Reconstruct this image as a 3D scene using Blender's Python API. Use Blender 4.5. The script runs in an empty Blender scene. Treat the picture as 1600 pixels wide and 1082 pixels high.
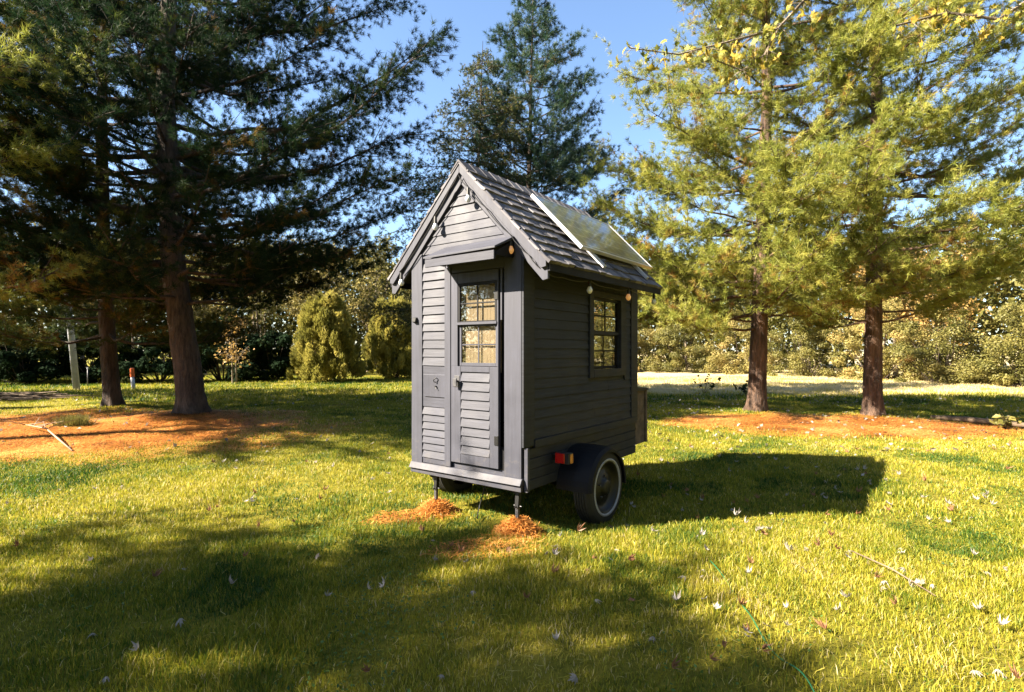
import bpy, math, random
import numpy as np
from mathutils import Vector, Matrix

# ------------------------------------------------------------------ camera, sky, sun
scene = bpy.context.scene
R = math.radians
F_PX = 849.0; EYE = 1.6; HORIZ = 548.0
cam_d = bpy.data.cameras.new("camera"); cam = bpy.data.objects.new("camera", cam_d)
scene.collection.objects.link(cam); scene.camera = cam
cam.location = (0, 0, EYE); cam.rotation_euler = (R(90), 0, 0)
cam_d.sensor_width = 36; cam_d.lens = 36 * F_PX / 1600
cam_d.shift_y = (HORIZ - 541) / 1600
cam_d.clip_start = 0.05; cam_d.clip_end = 2000

SUN_TRAVEL = Vector((4.55, 1.24, -3.39)).normalized()
SUN_EL = math.asin(-SUN_TRAVEL.z)
world = bpy.data.worlds.new("World"); scene.world = world; world.use_nodes = True
wn = world.node_tree
sky = wn.nodes.new("ShaderNodeTexSky"); sky.sky_type = 'NISHITA'; sky.sun_disc = False
sky.sun_elevation = SUN_EL
sky.sun_rotation = math.atan2(-SUN_TRAVEL.x, -SUN_TRAVEL.y)
sky.air_density = 1.0; sky.dust_density = 0.6; sky.ozone_density = 3.0
wn.links.new(sky.outputs[0], wn.nodes["Background"].inputs[0])
wn.nodes["Background"].inputs[1].default_value = 0.052
sd = bpy.data.lights.new("sun", 'SUN'); sun = bpy.data.objects.new("sun", sd)
scene.collection.objects.link(sun)
sd.energy = 5.0; sd.angle = R(0.55); sd.color = (1.0, 0.88, 0.70)
sun.rotation_euler = SUN_TRAVEL.to_track_quat('-Z', 'Y').to_euler(); sun.location = (-30, -8, 30)
scene.view_settings.view_transform = 'Standard'; scene.view_settings.look = 'None'
scene.view_settings.exposure = 2.75; scene.view_settings.gamma = 1
scene.cycles.use_denoising = True
scene.cycles.max_bounces = 6; scene.cycles.transparent_max_bounces = 12
scene.cycles.sample_clamp_indirect = 6

# ------------------------------------------------------------------ helpers
COL = scene.collection
rng = np.random.default_rng(7)
random.seed(7)

def G(px, py):
    d = EYE * F_PX / (py - HORIZ)
    return ((px - 800) / F_PX * d, d)

def tag(o, label=None, cat=None, group=None, kind=None):
    if label: o["label"] = label
    if cat: o["category"] = cat
    if group: o["group"] = group
    if kind: o["kind"] = kind
    return o

def link(name, me, mat=None, parent=None):
    o = bpy.data.objects.new(name, me); COL.objects.link(o)
    if mat is not None and me is not None and not me.materials:
        me.materials.append(mat)
    if parent: o.parent = parent
    return o

def empty(name, loc=(0, 0, 0), rz=0):
    o = bpy.data.objects.new(name, None); COL.objects.link(o)
    o.location = loc; o.rotation_euler = (0, 0, rz); o.empty_display_size = .2
    return o

def fast_mesh(name, verts, faces, mat=None, parent=None, tint=None, smooth=False):
    """verts (N,3), faces (M,k) of one size"""
    verts = np.asarray(verts, np.float32); faces = np.asarray(faces, np.int32)
    me = bpy.data.meshes.new(name)
    n, (m, k) = len(verts), faces.shape
    me.vertices.add(n); me.vertices.foreach_set("co", verts.ravel())
    me.loops.add(m * k); me.loops.foreach_set("vertex_index", faces.ravel())
    me.polygons.add(m)
    me.polygons.foreach_set("loop_start", np.arange(0, m * k, k, dtype=np.int32))
    me.polygons.foreach_set("loop_total", np.full(m, k, np.int32))
    if smooth: me.polygons.foreach_set("use_smooth", np.ones(m, bool))
    if tint is not None:
        a = me.attributes.new("tint", 'FLOAT', 'FACE')
        a.data.foreach_set("value", np.asarray(tint, np.float32))
    me.update(calc_edges=True)
    return link(name, me, mat, parent)

def copy_tree(o, parent=None):
    c = o.copy(); COL.objects.link(c)
    if parent: c.parent = parent
    for ch in list(o.children): copy_tree(ch, c)
    return c

class MB:
    """collects shapes into one mesh"""
    def __init__(s): s.v = []; s.f = []; s.t = []; s.cur = 0.5
    def add(s, vs, fs):
        b = len(s.v); s.v += [tuple(v) for v in vs]
        s.f += [tuple(i + b for i in f) for f in fs]; s.t += [s.cur] * len(fs)
    def hexa(s, p):  # p: 8 points bottom 0-3 ccw, top 4-7
        s.add(p, [(3, 2, 1, 0), (4, 5, 6, 7), (0, 1, 5, 4), (1, 2, 6, 5), (2, 3, 7, 6), (3, 0, 4, 7)])
    def box(s, x0, x1, y0, y1, z0, z1):
        s.hexa([(x0, y0, z0), (x1, y0, z0), (x1, y1, z0), (x0, y1, z0), (x0, y0, z1), (x1, y0, z1), (x1, y1, z1), (x0, y1, z1)])
    def prism_x(s, pts, x0, x1):  # pts (y,z) polygon extruded in x
        n = len(pts)
        s.add([(x0, y, z) for y, z in pts] + [(x1, y, z) for y, z in pts],
              [tuple(range(n - 1, -1, -1)), tuple(range(n, 2 * n))] + [(i, (i + 1) % n, n + (i + 1) % n, n + i) for i in range(n)])
    def prism_y(s, pts, y0, y1):
        n = len(pts)
        s.add([(x, y0, z) for x, z in pts] + [(x, y1, z) for x, z in pts],
              [tuple(range(n)), tuple(range(2 * n - 1, n - 1, -1))] + [((i + 1) % n, i, n + i, n + (i + 1) % n) for i in range(n)])
    def tube(s, pts, rad, n=10, cap=True):
        pts = [Vector(p) for p in pts]
        if not hasattr(rad, '__len__'): rad = [rad] * len(pts)
        up = Vector((0.13, 0.21, 1)).normalized(); vs = []; fs = []
        for i, p in enumerate(pts):
            d = (pts[min(i + 1, len(pts) - 1)] - pts[max(i - 1, 0)]).normalized()
            if abs(d.dot(up)) > .97: up = Vector((1, .1, .05)).normalized()
            a = d.cross(up).normalized(); b = a.cross(d)
            for j in range(n):
                t = 2 * math.pi * j / n
                vs.append(p + (a * math.cos(t) + b * math.sin(t)) * rad[i])
        for i in range(len(pts) - 1):
            for j in range(n):
                k = (j + 1) % n
                fs.append((i * n + j, i * n + k, (i + 1) * n + k, (i + 1) * n + j))
        if cap:
            fs.append(tuple(range(n - 1, -1, -1))); m = (len(pts) - 1) * n
            fs.append(tuple(range(m, m + n)))
        s.add(vs, fs)
    def lathe(s, prof, c, axis='y', n=32):  # prof: (r, offset along axis)
        vs = []; fs = []
        for r, h in prof:
            for j in range(n):
                t = 2 * math.pi * j / n; a, b = r * math.cos(t), r * math.sin(t)
                vs.append((c[0] + a, c[1] + h, c[2] + b) if axis == 'y' else (c[0] + a, c[1] + b, c[2] + h))
        for i in range(len(prof) - 1):
            for j in range(n):
                k = (j + 1) % n
                fs.append((i * n + j, i * n + k, (i + 1) * n + k, (i + 1) * n + j))
        s.add(vs, fs)
    def build(s, name, mat, parent=None, bevel=0, smooth=False):
        me = bpy.data.meshes.new(name); me.from_pydata(s.v, [], s.f)
        a = me.attributes.new("tint", 'FLOAT', 'FACE'); a.data.foreach_set("value", np.array(s.t, np.float32))
        if smooth:
            me.polygons.foreach_set("use_smooth", np.ones(len(me.polygons), bool))
        me.update()
        import bmesh
        bm = bmesh.new(); bm.from_mesh(me); bmesh.ops.recalc_face_normals(bm, faces=bm.faces); bm.to_mesh(me); bm.free()
        o = link(name, me, mat, parent)
        if bevel:
            b = o.modifiers.new("bevel", 'BEVEL'); b.width = bevel; b.segments = 1; b.limit_method = 'ANGLE'
        return o

def vnoise(x, y, scale, seed=0):
    """smooth value noise in [0,1], vectorised"""
    x = np.asarray(x, float) * scale; y = np.asarray(y, float) * scale
    xi = np.floor(x).astype(np.int64); yi = np.floor(y).astype(np.int64)
    fx = x - xi; fy = y - yi; fx = fx * fx * (3 - 2 * fx); fy = fy * fy * (3 - 2 * fy)
    def h(a, b):
        n = (a * 374761393 + b * 668265263 + seed * 1442695041) & 0x7fffffff
        n = ((n ^ (n >> 13)) * 1274126177) & 0x7fffffff
        return ((n ^ (n >> 16)) & 0xffff) / 65535.0
    return (h(xi, yi) * (1 - fx) + h(xi + 1, yi) * fx) * (1 - fy) + (h(xi, yi + 1) * (1 - fx) + h(xi + 1, yi + 1) * fx) * fy

def fbm(x, y, scale, seed=0, o=3):
    r = 0; a = .5; t = 0
    for i in range(o):
        r = r + a * vnoise(x, y, scale * 2 ** i, seed + i * 17); t += a; a *= .5
    return r / t

# ------------------------------------------------------------------ materials
def mat_base(name):
    m = bpy.data.materials.new(name); m.use_nodes = True
    nt = m.node_tree; b = nt.nodes["Principled BSDF"]
    return m, nt, b

ALB = .72   # overall reflectance scale of every surface colour
def ramp(nt, fac, stops, k=None):
    k = ALB if k is None else k
    r = nt.nodes.new("ShaderNodeValToRGB"); cr = r.color_ramp
    while len(cr.elements) < len(stops): cr.elements.new(.5)
    for e, (p, c) in zip(cr.elements, stops): e.position = p; e.color = (*[q * k for q in c], 1)
    if fac is not None: nt.links.new(fac, r.inputs[0])
    return r.outputs[0]

def noise(nt, scale, detail=4, rough=.6, stretch=None, coord="Object"):
    tc = nt.nodes.new("ShaderNodeTexCoord"); out = tc.outputs[coord]
    if stretch:
        mp = nt.nodes.new("ShaderNodeMapping"); mp.inputs["Scale"].default_value = stretch
        nt.links.new(out, mp.inputs[0]); out = mp.outputs[0]
    n = nt.nodes.new("ShaderNodeTexNoise"); n.inputs["Scale"].default_value = scale
    n.inputs["Detail"].default_value = detail; n.inputs["Roughness"].default_value = rough
    nt.links.new(out, n.inputs["Vector"])
    return n.outputs["Fac"]

def math_node(nt, op, a, b=None):
    m = nt.nodes.new("ShaderNodeMath"); m.operation = op
    for i, v in enumerate((a, b)):
        if v is None: continue
        if isinstance(v, (int, float)): m.inputs[i].default_value = v
        else: nt.links.new(v, m.inputs[i])
    return m.outputs[0]

def bump(nt, b, h, strength=.4, dist=.01):
    n = nt.nodes.new("ShaderNodeBump"); n.inputs["Strength"].default_value = strength
    n.inputs["Distance"].default_value = dist
    nt.links.new(h, n.inputs["Height"]); nt.links.new(n.outputs[0], b.inputs["Normal"])

def m_solid(name, c, rough=.5, metal=0, var=.15, scale=20, bstr=.1, emit=None, coat=0):
    m, nt, b = mat_base(name)
    f = noise(nt, scale)
    lo = tuple(x * (1 - var) for x in c); hi = tuple(min(1, x * (1 + var)) for x in c)
    nt.links.new(ramp(nt, f, [(.3, lo), (.7, hi)]), b.inputs["Base Color"])
    b.inputs["Roughness"].default_value = rough; b.inputs["Metallic"].default_value = metal
    b.inputs["Coat Weight"].default_value = coat
    if bstr: bump(nt, b, f, bstr, .004)
    if emit:
        b.inputs["Emission Color"].default_value = (*emit[0], 1); b.inputs["Emission Strength"].default_value = emit[1]
    return m

def m_leaf(name, stops, transl=.35, rough=.55, spec=.3):
    """foliage: per-leaf tint attribute -> colour ramp; diffuse + translucent"""
    m, nt, b = mat_base(name)
    at = nt.nodes.new("ShaderNodeAttribute"); at.attribute_name = "tint"
    col = ramp(nt, at.outputs["Fac"], stops)
    nt.links.new(col, b.inputs["Base Color"])
    b.inputs["Roughness"].default_value = rough; b.inputs["Specular IOR Level"].default_value = spec
    tr = nt.nodes.new("ShaderNodeBsdfTranslucent"); nt.links.new(col, tr.inputs[0])
    mx = nt.nodes.new("ShaderNodeMixShader"); mx.inputs[0].default_value = transl
    nt.links.new(b.outputs[0], mx.inputs[1]); nt.links.new(tr.outputs[0], mx.inputs[2])
    nt.links.new(mx.outputs[0], nt.nodes["Material Output"].inputs[0])
    return m

def m_bark(name, dark, light, scale=9):
    m, nt, b = mat_base(name)
    f = noise(nt, scale * 1.3, 6, .75, (1, 1, .16)); g = noise(nt, 1.6, 3)
    mix = math_node(nt, 'ADD', math_node(nt, 'MULTIPLY', f, .75), math_node(nt, 'MULTIPLY', g, .25))
    nt.links.new(ramp(nt, mix, [(.40, dark), (.60, light)]), b.inputs["Base Color"])
    b.inputs["Roughness"].default_value = .9
    bump(nt, b, f, 1.0, .12)
    return m

def m_paint(name, c, grain=(1, 1, 1), wear=.34, rough=.62, spec=.35):
    """painted timber: brush/grain streaks, mottled fading, bump"""
    m, nt, b = mat_base(name)
    s = noise(nt, 14, 5, .65, grain); g = noise(nt, 2.2, 4)
    mix = math_node(nt, 'ADD', math_node(nt, 'MULTIPLY', s, .55), math_node(nt, 'MULTIPLY', g, .45))
    lo = tuple(x * (1 - wear) for x in c); hi = tuple(x * (1 + wear) for x in c)
    hi2 = tuple(min(1, x * (1 + 2.4 * wear) + .01) for x in c)
    colr = ramp(nt, mix, [(.3, lo), (.55, c), (.68, hi), (.85, hi2)])
    tc = nt.nodes.new("ShaderNodeTexCoord"); sx = nt.nodes.new("ShaderNodeSeparateXYZ"); nt.links.new(tc.outputs["Object"], sx.inputs[0])
    dn = noise(nt, 9, 6, .8)   # splashed mud: ragged patches low on the boards
    hgt = math_node(nt, 'MULTIPLY', math_node(nt, 'SUBTRACT', .98, sx.outputs[2]), 1.15)
    dm = math_node(nt, 'MULTIPLY', math_node(nt, 'GREATER_THAN', math_node(nt, 'ADD', dn, math_node(nt, 'MULTIPLY', hgt, .35)), .72), .35)
    qm = nt.nodes.new("ShaderNodeMix"); qm.data_type = 'RGBA'; nt.links.new(dm, qm.inputs[0]); nt.links.new(colr, qm.inputs[6])
    qm.inputs[7].default_value = (c[0] * 1.25, c[1] * 1.1, c[2] * .8, 1)
    nt.links.new(qm.outputs[2], b.inputs["Base Color"])
    nt.links.new(ramp(nt, g, [(.3, (rough - .1,) * 3), (.7, (rough + .15,) * 3)], 1), b.inputs["Roughness"])
    b.inputs["Specular IOR Level"].default_value = spec
    bump(nt, b, s, .35, .004)
    return m

M = {}
GREY = (.051, .0535, .074)
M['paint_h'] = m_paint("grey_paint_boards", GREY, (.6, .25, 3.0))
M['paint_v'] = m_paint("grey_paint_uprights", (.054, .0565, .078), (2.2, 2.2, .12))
M['paint_side_shaded'] = m_paint("grey_paint_side_shaded", (.021, .024, .034), (.25, .6, 3.0), wear=.8)  # same paint as the front, darkened: the side's shade put into its colour
M['paint_dark'] = m_paint("black_paint_trailer", (.009, .009, .011), (.5, .5, .5), rough=.6, spec=.2)
M['interior'] = m_solid("interior_board", (.05, .035, .02), .8)
M['steel'] = m_solid("grey_steel", (.11, .11, .12), .5, .5, .3, 30)
M['black_metal'] = m_solid("black_metal", (.009, .009, .010), .45, .2, .3)
M['black_plastic'] = m_solid("black_plastic", (.012, .012, .012), .5)
M['alu'] = m_solid("aluminium", (.6, .6, .6), .32, .35, .05)
M['rubber'] = m_solid("rubber", (.010, .010, .010), .75, 0, .3, 40)
M['white_rubber'] = m_solid("white_rubber", (.34, .35, .39), .6, 0, .15, 30)
M['red_lens'] = m_solid("red_lens", (.55, .012, .01), .2, coat=.6)
M['amber_lens'] = m_solid("amber_lens", (.8, .32, .06), .25, coat=.6)
M['white_wood'] = m_solid("weathered_white", (.5, .52, .58), .7, 0, .2, 6)
M['orange_paint'] = m_solid("orange_paint", (.75, .14, .02), .5)
M['old_wood'] = m_solid("old_wood", (.16, .11, .07), .9, 0, .5, 8, .5)
M['pale_stick'] = m_solid("bleached_stick", (.30, .21, .13), .8, 0, .25, 12, .4)
M['cord'] = m_solid("green_cord", (.01, .13, .05), .5)
M['curtain'] = m_solid("cream_blind", (.33, .25, .155), .8, 0, .12, 5)
M['bulb_off'] = None
def m_glass(name, tint=(1, 1, 1), clear=.8, rough=.01):
    m, nt, b = mat_base(name)
    tr = nt.nodes.new("ShaderNodeBsdfTransparent"); tr.inputs[0].default_value = (*tint, 1)
    gl = nt.nodes.new("ShaderNodeBsdfGlossy"); gl.inputs["Roughness"].default_value = rough
    fr = nt.nodes.new("ShaderNodeFresnel"); fr.inputs[0].default_value = 1.5
    fac = math_node(nt, 'ADD', math_node(nt, 'MULTIPLY', fr.outputs[0], .4), .0)
    mx = nt.nodes.new("ShaderNodeMixShader"); nt.links.new(fac, mx.inputs[0])
    nt.links.new(tr.outputs[0], mx.inputs[1]); nt.links.new(gl.outputs[0], mx.inputs[2])
    nt.links.new(mx.outputs[0], nt.nodes["Material Output"].inputs[0])
    return m
M['glass'] = m_glass("window_glass", (.95, .95, .93), .82)
M['bulb_clear'] = m_solid("clear_bulb_whitened", (.9, .9, .88), .1, coat=1)  # clear glass coloured white, its refracted brightness put into the colour
M['bulb_lit'] = m_solid("lit_bulb", (.75, .48, .24), .15, coat=1, emit=((1, .42, .12), .05))
def m_solar():
    m, nt, b = mat_base("solar_cells")
    tc = nt.nodes.new("ShaderNodeTexCoord")
    br = nt.nodes.new("ShaderNodeTexBrick"); br.offset = 0; br.squash = 1
    br.inputs["Scale"].default_value = 1; br.inputs["Mortar Size"].default_value = .004
    br.inputs["Brick Width"].default_value = .16; br.inputs["Row Height"].default_value = .16
    br.inputs["Color1"].default_value = (.035, .033, .022, 1); br.inputs["Color2"].default_value = (.045, .042, .028, 1)  # olive cells: reflection of the trees put into the base colour
    br.inputs["Mortar"].default_value = (.35, .35, .35, 1)
    nt.links.new(tc.outputs["Object"], br.inputs["Vector"])
    nt.links.new(br.outputs["Color"], b.inputs["Base Color"])
    b.inputs["Roughness"].default_value = .28; b.inputs["IOR"].default_value = 1.9
    b.inputs["Coat Weight"].default_value = 1; b.inputs["Coat Roughness"].default_value = .05
    return m
M['solar'] = m_solar()
def m_shingle():
    m, nt, b = mat_base("weathered_shingles")
    at = nt.nodes.new("ShaderNodeAttribute"); at.attribute_name = "tint"
    f = noise(nt, 22, 5, .7, (1.5, .2, .2))
    mix = math_node(nt, 'ADD', math_node(nt, 'MULTIPLY', at.outputs["Fac"], .55), math_node(nt, 'MULTIPLY', f, .5))
    nt.links.new(ramp(nt, mix, [(.15, (.035, .032, .04)), (.5, (.11, .105, .12)), (.9, (.26, .24, .25))]), b.inputs["Base Color"])
    b.inputs["Roughness"].default_value = .8; bump(nt, b, f, .6, .01)
    return m
M['shingle'] = m_shingle()
M['bark'] = m_bark("pine_bark", (.025, .017, .013), (.13, .085, .06))
M['bark_red'] = m_bark("reddish_pine_bark", (.045, .026, .018), (.24, .14, .09), 11)
M['bark_pale'] = m_bark("pale_bark", (.12, .09, .06), (.42, .34, .24), 6)
M['needle_dark'] = m_leaf("pine_needles_dark", [(0, (.006, .016, .009)), (.45, (.018, .042, .016)), (.8, (.09, .11, .018)), (.93, (.16, .11, .02)), (1, (.20, .11, .03))], .35, .7, .1)  # near-black greens: shade on the big left crown put into the colour
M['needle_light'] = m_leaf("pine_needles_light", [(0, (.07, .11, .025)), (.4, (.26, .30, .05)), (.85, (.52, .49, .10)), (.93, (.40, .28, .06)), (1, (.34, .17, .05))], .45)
M['needle_blue'] = m_leaf("pine_needles_blue", [(0, (.014, .036, .022)), (.5, (.038, .085, .042)), (.88, (.10, .14, .04)), (1, (.30, .20, .04))])  # dark blue-green: shade on the pine behind the shed put into the colour
M['needle_gold'] = m_leaf("spruce_needles_gold", [(0, (.015, .032, .014)), (.5, (.05, .08, .022)), (.8, (.20, .17, .035)), (1, (.42, .29, .06))])
M['leaf_yellow'] = m_leaf("yellow_leaves", [(0, (.12, .11, .03)), (.4, (.27, .235, .065)), (.8, (.44, .35, .11)), (1, (.42, .26, .09))])
M['leaf_olive'] = m_leaf("olive_leaves", [(0, (.07, .075, .018)), (.5, (.18, .17, .04)), (1, (.34, .28, .08))])
M['leaf_orange'] = m_leaf("orange_leaves", [(0, (.20, .12, .03)), (.5, (.48, .30, .08)), (1, (.62, .42, .16))])
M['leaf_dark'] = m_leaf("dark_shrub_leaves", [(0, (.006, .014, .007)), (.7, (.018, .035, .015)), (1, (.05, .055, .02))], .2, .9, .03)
M['leaf_arbor'] = m_leaf("yellow_evergreen_sprays", [(0, (.07, .08, .02)), (.5, (.32, .30, .06)), (1, (.62, .53, .13))], .5)
M['leaf_maple'] = m_leaf("maple_leaves_yellow", [(0, (.20, .24, .04)), (.5, (.40, .35, .05)), (1, (.60, .40, .06))], .45)
M['leaf_dry'] = m_leaf("dry_fallen_leaves", [(0, (.12, .09, .06)), (.5, (.28, .24, .19)), (1, (.46, .43, .39))], .2)
M['leaf_brown'] = m_leaf("brown_fallen_leaves", [(0, (.14, .07, .04)), (1, (.40, .20, .10))], .2)
M['grass'] = m_leaf("lawn_grass", [(0, (.018, .065, .009)), (.32, (.075, .155, .014)), (.58, (.35, .335, .020)), (.85, (.60, .50, .065)), (1, (.72, .60, .33))], .42)
M['clover'] = m_leaf("clover_leaves", [(0, (.03, .09, .02)), (1, (.12, .22, .04))])
M['straw'] = m_leaf("orange_pine_straw", [(0, (.17, .06, .015)), (.5, (.72, .28, .05)), (1, (.95, .50, .15))], .25)

# ------------------------------------------------------------------ ground
TH = R(37.0); C0 = Vector((0.094, 4.70, 0))
U = Vector((math.sin(TH), math.cos(TH), 0)); V = Vector((-math.cos(TH), math.sin(TH), 0))
def SW(x, y, z=0): return C0 + U * x + V * y + Vector((0, 0, z))
WHEEL_R = SW(.9, -.25); WHEEL_L = SW(.9, 1.60)
JACK_R = SW(.03, .08); JACK_L = SW(.05, 1.10)

def gz(x, y):
    x = np.asarray(x, float); y = np.asarray(y, float)
    z = (fbm(x, y, .35, 3) - .5) * .10 + (fbm(x, y, 1.3, 9, 2) - .5) * .035
    near = np.exp(-((x - .3) ** 2 + (y - 5.2) ** 2) / 5.0)
    z = z * (1 - .8 * near)
    for cx, cy, h, s in ((-7.45, 12.7, .16, 1.5), (-10.85, 14.77, .14, 1.4), (5.99, 13.3, .10, 1.3), (8.42, 12.7, .10, 1.3)):
        z = z + h * np.exp(-((x - cx) ** 2 + (y - cy) ** 2) / s ** 2)
    for w in (WHEEL_R, WHEEL_L):
        z = z - .055 * np.exp(-((x - w.x) ** 2 + (y - w.y) ** 2) / .45 ** 2)
    far = np.clip((y - 26) / 30, 0, 1)
    return z + far * .25

def straw_mask(x, y):
    x = np.asarray(x, float); y = np.asarray(y, float)
    n = (fbm(x, y, .9, 21) - .5) * .75 + (fbm(x, y, 4.0, 33, 2) - .5) * .35
    def ell(cx, cy, rx, ry, a=0):
        dx = x - cx; dy = y - cy; c, s = math.cos(a), math.sin(a)
        return np.sqrt(((dx * c + dy * s) / rx) ** 2 + ((-dx * s + dy * c) / ry) ** 2)
    d = np.minimum(ell(-9.4, 10.8, 5.9, 4.0), ell(7.2, 11.3, 3.6, 1.7, -.12))
    d = np.minimum(d, ell(4.8, 12.0, 1.7, 1.1))
    m = np.clip((1.02 - d + n * .55) / .42, 0, 1)
    # thin scatter in front of the two jacks
    e = np.minimum(ell(JACK_R.x - .25, JACK_R.y - .35, .62, .35, .3), ell(JACK_L.x - .2, JACK_L.y - .2, .55, .3, .2))
    return np.maximum(m, .40 * np.clip((.95 - e + n * .9) / .7, 0, 1))

def dry_mask(x, y):  # pale unmown field beyond the right pines
    x = np.asarray(x, float); y = np.asarray(y, float)
    edge = 19.3 - .1 * np.clip(x - 5, -10, 30) + (fbm(x, y, .4, 51) - .5) * 3
    return np.clip((y - edge) / 2.5, 0, 1) * np.clip((x + 1.0) / 3.0, 0, 1)

def graded(lo, hi, a, b, fine, far_n):
    mid = np.arange(a, b, fine)
    left = a - np.geomspace(fine, a - lo, far_n)[::-1]
    right = b + np.geomspace(fine, hi - b, far_n)
    return np.concatenate([left, mid, right])
gx = graded(-700, 700, -20, 24, .16, 40); gy = graded(-300, 900, 0, 34, .16, 40)
XX, YY = np.meshgrid(gx, gy); ZZ = gz(XX, YY)
nx, ny = len(gx), len(gy)
idx = np.arange(nx * ny).reshape(ny, nx)
gf = np.stack([idx[:-1, :-1], idx[:-1, 1:], idx[1:, 1:], idx[1:, :-1]], -1).reshape(-1, 4)
def m_ground():
    m, nt, b = mat_base("lawn_soil")
    a = nt.nodes.new("ShaderNodeAttribute"); a.attribute_name = "straw"
    d = nt.nodes.new("ShaderNodeAttribute"); d.attribute_name = "dry"
    n1 = noise(nt, 5, 6, .7, coord="Object"); n2 = noise(nt, 45, 5, .75); n3 = noise(nt, .6, 3)
    mx = math_node(nt, 'ADD', math_node(nt, 'MULTIPLY', n1, .35), math_node(nt, 'ADD', math_node(nt, 'MULTIPLY', n2, .4), math_node(nt, 'MULTIPLY', n3, .25)))
    g = ramp(nt, mx, [(.36, (.06, .07, .010)), (.5, (.20, .18, .02)), (.64, (.34, .27, .04))])
    s = ramp(nt, mx, [(.34, (.16, .07, .025)), (.45, (.50, .20, .045)), (.56, (.76, .34, .08)), (.68, (.88, .50, .18))])
    y = ramp(nt, mx, [(.35, (.46, .38, .18)), (.65, (.72, .59, .34))])
    for c, f in ((y, d.outputs["Fac"]), (s, a.outputs["Fac"])):
        q = nt.nodes.new("ShaderNodeMix"); q.data_type = 'RGBA'
        nt.links.new(f, q.inputs[0]); nt.links.new(g, q.inputs[6]); nt.links.new(c, q.inputs[7]); g = q.outputs[2]
    nt.links.new(g, b.inputs["Base Color"]); b.inputs["Roughness"].default_value = 1
    b.inputs["Specular IOR Level"].default_value = .1
    bump(nt, b, n2, .8, .03)
    return m
ground = fast_mesh("ground", np.stack([XX, YY, ZZ], -1).reshape(-1, 3), gf, m_ground(), smooth=True)
tag(ground, "sunlit lawn with orange pine straw under the trees", "lawn", kind="structure")
for nm, fn in (("straw", straw_mask), ("dry", dry_mask)):
    at = ground.data.attributes.new(nm, 'FLOAT', 'POINT')
    at.data.foreach_set("value", fn(XX, YY).ravel().astype(np.float32))

# ---- grass blades
def blades(x, y, h, w, tint, lean=.5, seg=2, zoff=-.004):
    n = len(x); z = gz(x, y) + zoff
    th = rng.uniform(0, 2 * np.pi, n); ph = rng.uniform(0, 2 * np.pi, n)
    ax = np.stack([np.cos(th), np.sin(th), np.zeros(n)], -1) * (w / 2)[:, None]
    ln = np.stack([np.cos(ph), np.sin(ph), np.zeros(n)], -1) * (h * rng.uniform(.1, 1, n) * lean)[:, None]
    base = np.stack([x, y, z], -1)
    up = np.stack([np.zeros(n), np.zeros(n), h], -1)
    if seg == 2:
        mid = base + up * .6 + ln * .35; tip = base + up * .93 + ln
        v = np.stack([base - ax, base + ax, mid + ax * .8, mid - ax * .8, tip], 1).reshape(-1, 3)
        o = np.arange(n)[:, None] * 5
        f = np.concatenate([o + [[0, 1, 2]], o + [[0, 2, 3]], o + [[3, 2, 4]]], 1).reshape(-1, 3)
        return v, f, np.repeat(tint, 3)
    tip = base + up + ln
    v = np.stack([base - ax, base + ax, tip], 1).reshape(-1, 3)
    f = np.arange(n * 3).reshape(-1, 3)
    return v, f, tint

def wedge(n, d0, d1, k=1.0, margin=1.4):
    d = np.sqrt(rng.uniform(d0 ** 2, d1 ** 2, n)); s = rng.uniform(-1, 1, n)
    return s * (d * .96 * k + margin), d

TRAILER_C = SW(1.15, .68)
def worn(x, y):   # thin, brownish spots in the lawn
    m = np.clip((fbm(x, y, .8, 131) - .60) * 6, 0, 1)
    for cx, cy, rr in ((1.15, 3.05, .45), (1.75, 2.85, .4), (.2, 2.9, .35), (-3.9, 6.0, .3), (2.6, 2.75, .3)):
        m = np.maximum(m, np.clip(1.3 - np.hypot(x - cx, y - cy) / rr + (fbm(x, y, 5, 7) - .5) * 1.2, 0, 1))
    return m
def grass_tint(x, y, n):
    t = .50 + (fbm(x, y, .55, 71) - .5) * .55 + (fbm(x, y, 3.2, 72, 2) - .5) * .35 + rng.normal(0, .13, n)
    t += .62 * dry_mask(x, y)
    t += np.where(rng.random(n) < .10, .35, 0) - .25 * (fbm(x, y, 1.1, 77) > .62)
    return np.clip(t, 0, 1)

def make_grass(n, d0, d1, h0, h1, w, seg):
    x, y = wedge(n, d0, d1)
    sm = straw_mask(x, y)
    keep = rng.random(n) > sm * .93
    patch = fbm(x, y, 2.2, 61, 3)
    keep &= rng.random(n) < np.clip(.45 + patch * 1.1, 0, 1) * (1 - .72 * worn(x, y))
    x, y, patch = x[keep], y[keep], patch[keep]; n = len(x)
    hh = rng.uniform(h0, h1, n) * (.45 + 1.1 * patch)
    return blades(x, y, hh, rng.uniform(.6, 1.3, n) * w, grass_tint(x, y, n), .75, seg)

def join(parts):
    vs, fs, ts, b = [], [], [], 0
    for v, f, t in parts:
        vs.append(v); fs.append(f + b); ts.append(t); b += len(v)
    return np.concatenate(vs), np.concatenate(fs), np.concatenate(ts)

# ---- clover and small broad-leaved weeds in patches
xc, yc = wedge(60000, 2.2, 9); kc = rng.random(len(xc)) < np.clip((fbm(xc, yc, 1.2, 141) - .56) * 5, 0, 1) * (1 - straw_mask(xc, yc)); xc, yc = xc[kc], yc[kc]
CLOVER = (xc, yc)
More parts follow.
